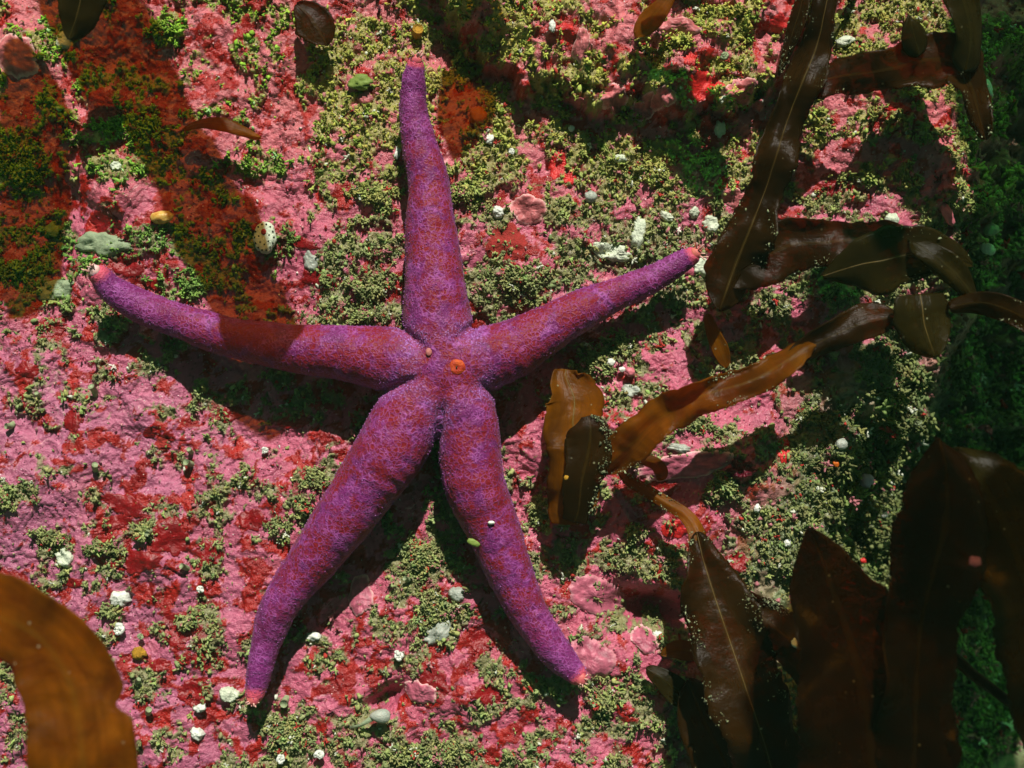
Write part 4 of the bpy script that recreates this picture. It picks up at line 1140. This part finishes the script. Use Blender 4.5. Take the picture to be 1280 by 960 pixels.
# stalked grey sponge
zz = hz(*P(475, 895, 0)) + 0.3; x0, y0 = P(475, 895, zz)
sr = empty('stalked_sponge', (x0, y0, zz - 0.3), 'grey green teardrop sponge on a stalk between the lower arms', 'sponge')
v = ICO2 * [0.13, 0.085, 0.08]; v[:, 1] *= 1 + 0.35 * ICO2[:, 0]
mesh_obj('head', v + [0, 0, 0.3], ICO2F, M['glass'], parent=sr)
v, f = tube([(-0.1, -0.03, 0.3), (-0.25, -0.14, 0.2), (-0.4, -0.22, 0.05)], [0.035, 0.02, 0.025], 8)
mesh_obj('stalk', v, f, M['sage'], parent=sr)

# perforated white colony above the left arm
zz = hz(*P(331, 297, 0)) + 0.10; x0, y0 = P(331, 297, zz)
cr_ = empty('pored_colony', (x0, y0, zz), 'white oval colony with rings of dark pores above the left arm', 'colony')
th, f_ = lobe_outline(40, 1, 0.18, 5)
vs = []; prof = [(0.0, 0.05), (0.3, 0.055), (0.6, 0.05), (0.85, 0.035), (1.0, 0.0), (0.92, -0.08)]
for q, h in prof: vs.append(np.stack([np.cos(th) * 0.145 * q * f_, np.sin(th) * 0.20 * q * f_, np.full(40, h)], -1))
fs = [(i * 40 + j, (i + 1) * 40 + j, (i + 1) * 40 + (j + 1) % 40, i * 40 + (j + 1) % 40) for i in range(len(prof) - 1) for j in range(40)]
mesh_obj('crust_body', np.concatenate(vs), np.array(fs), M['white_crust'], parent=cr_)
v = ICO1 * [0.035, 0.04, 0.02]; po_ = mesh_obj('opening', v + [-0.005, 0.065, 0.052], ICO1F, M['red_brown'], parent=cr_)
pv = ICO1 * [0.012, 0.013, 0.01]; base_pore = None
for q, k, o_ in ((0.82, 14, 0), (0.45, 7, 0.3)):
    for j in range(k):
        a = j * 2 * math.pi / k + o_; xx, yy = 0.145 * q * math.cos(a), 0.20 * q * math.sin(a)
        if math.hypot(xx + 0.005, yy - 0.065) < 0.05: continue
        if base_pore is None:
            base_pore = mesh_obj('pore', pv, ICO1F, M['dark'], parent=cr_); pp_ = base_pore
        else:
            pp_ = base_pore.copy(); C.objects.link(pp_); pp_.parent = cr_
        pp_.location = (xx, yy, 0.05 if q < 0.6 else 0.04)

# prominent tufts one can point to
TUFTS = [
 (470, 244, 34, 16, 'flat spreading green tuft left of the vertical arm', 60), (530, 695, 30, 24, 'thick sage tuft standing between the two lower arms', 70),
 (545, 760, 34, 24, 'sage tuft just above the pale sponge lump', 60), (395, 598, 16, 12, 'upper green tuft touching the lower left arm', 24),
 (382, 635, 12, 12, 'lower green tuft touching the lower left arm', 18), (350, 660, 14, 18, 'green tuft left of the lower left arm at half length', 24),
 (180, 665, 14, 9, 'green tuft with tubes on the lower left red cluster', 16), (232, 778, 12, 10, 'green tuft on the overgrown red crust', 14),
 (62, 672, 20, 9, 'stringy green tuft in the mauve rock at far left', 18), (8, 622, 14, 18, 'round green tuft at the left edge', 26),
 (130, 685, 26, 9, 'long green tuft above the amber blade', 26), (585, 240, 30, 22, 'green tuft right of the vertical arm', 50),
 (650, 350, 40, 24, 'dense green tuft in the corner between vertical and right arms', 80), (465, 360, 34, 24, 'green tuft left of the root of the vertical arm', 60),
 (455, 395, 26, 9, 'narrow green tuft above the root of the left arm', 24), (770, 430, 30, 18, 'green tuft under the right arm near the kelp', 40),
 (745, 455, 26, 26, 'green tuft above the torn kelp blade', 50), (675, 640, 14, 30, 'tall green tuft right of the lower right arm', 36),
 (530, 940, 60, 18, 'broad green tuft along the bottom edge between the lower arms', 90), (755, 880, 20, 22, 'pale ringed tuft below the lower right arm tip', 40),
 (795, 665, 16, 10, 'tuft beside the curling kelp strip', 16), (1010, 520, 24, 14, 'green tuft on the pink patch at the right', 30),
 (905, 610, 26, 22, 'dark green tuft by the wine red alga', 36), (870, 530, 30, 10, 'thin green tuft on the pink patch below the amber strap', 26),
 (165, 160, 46, 24, 'bright green tuft in the brown shade at upper left', 80), (30, 210, 30, 46, 'dark green tuft at the far left', 70),
 (245, 355, 28, 20, 'yellow green tuft in the shade above the left arm', 44), (205, 35, 26, 10, 'green tuft on the pink ridge at top left', 24),
 (848, 48, 18, 12, 'yellow green tuft on the ledge beside the brown leaf', 24), (905, 12, 30, 9, 'dark green tuft on the upper fold at the top edge', 30),
 (1200, 540, 40, 16, 'feathery yellow tuft above the broad dark kelp blade', 40), (1120, 540, 36, 16, 'dim olive tuft in the dark right part', 40),
 (20, 340, 40, 16, 'green tuft below the dark one at far left', 50), (360, 920, 34, 26, 'green tuft right of the shadow of the lower left arm tip', 60),
 (140, 765, 18, 7, 'mossy tuft between the white disc and the coiled tube', 18), (815, 215, 26, 24, 'green tuft in the shade below the ledge', 40),
]
for i, (px, py, rx, ry, lb, k) in enumerate(TUFTS):
    k = int(k * 3.2); k = max(k, 36); a = rng.uniform(0, 2 * np.pi, k); q = np.sqrt(rng.uniform(0, 1, k)) * (0.8 + 0.35 * np.sin(a * 3 + i) + 0.2 * np.sin(a * 7))
    zc = hz(*P(px, py, 0)); x0, y0 = P(px, py, zc)
    x = x0 + q * rx / 100 * np.cos(a); y = y0 + q * ry / 100 * np.sin(a)
    z = smp(H, x, y) + rng.uniform(-0.01, 0.05, k) * (1.2 - q)
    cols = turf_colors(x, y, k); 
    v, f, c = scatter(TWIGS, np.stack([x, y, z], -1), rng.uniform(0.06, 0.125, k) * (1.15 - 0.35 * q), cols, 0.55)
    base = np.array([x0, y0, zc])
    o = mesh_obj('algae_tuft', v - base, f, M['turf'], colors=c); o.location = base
    tag(o, lb, 'algae tuft', 'green algae tufts on the rock')
tot = sum(len(o.data.polygons) for o in S.objects if o.type == 'MESH')
print('faces', tot, 'objects', len(S.objects))

# the water: a faint even green veil, so that the deeper rock at the right fades a little
v = np.array([(x_, y_, z_) for z_ in (-14, 18.5) for y_ in (-30, 30) for x_ in (-30, 30)], float)
hz_f = [(0, 2, 3, 1), (4, 5, 7, 6), (0, 1, 5, 4), (2, 6, 7, 3), (0, 4, 6, 2), (1, 3, 7, 5)]
hm = bpy.data.materials.new('sea_water_haze'); hm.use_nodes = True
nt = hm.node_tree; nt.nodes.remove(nt.nodes['Principled BSDF'])
pv_ = nt.nodes.new('ShaderNodeVolumePrincipled')
pv_.inputs['Color'].default_value = (0.35, 0.85, 0.62, 1); pv_.inputs['Density'].default_value = 0.0007
nt.links.new(pv_.outputs[0], nt.nodes['Material Output'].inputs['Volume'])
haze = mesh_obj('haze', v, hz_f, hm, smooth=False)
tag(haze, 'faint green haze of the sea water', kind='stuff')
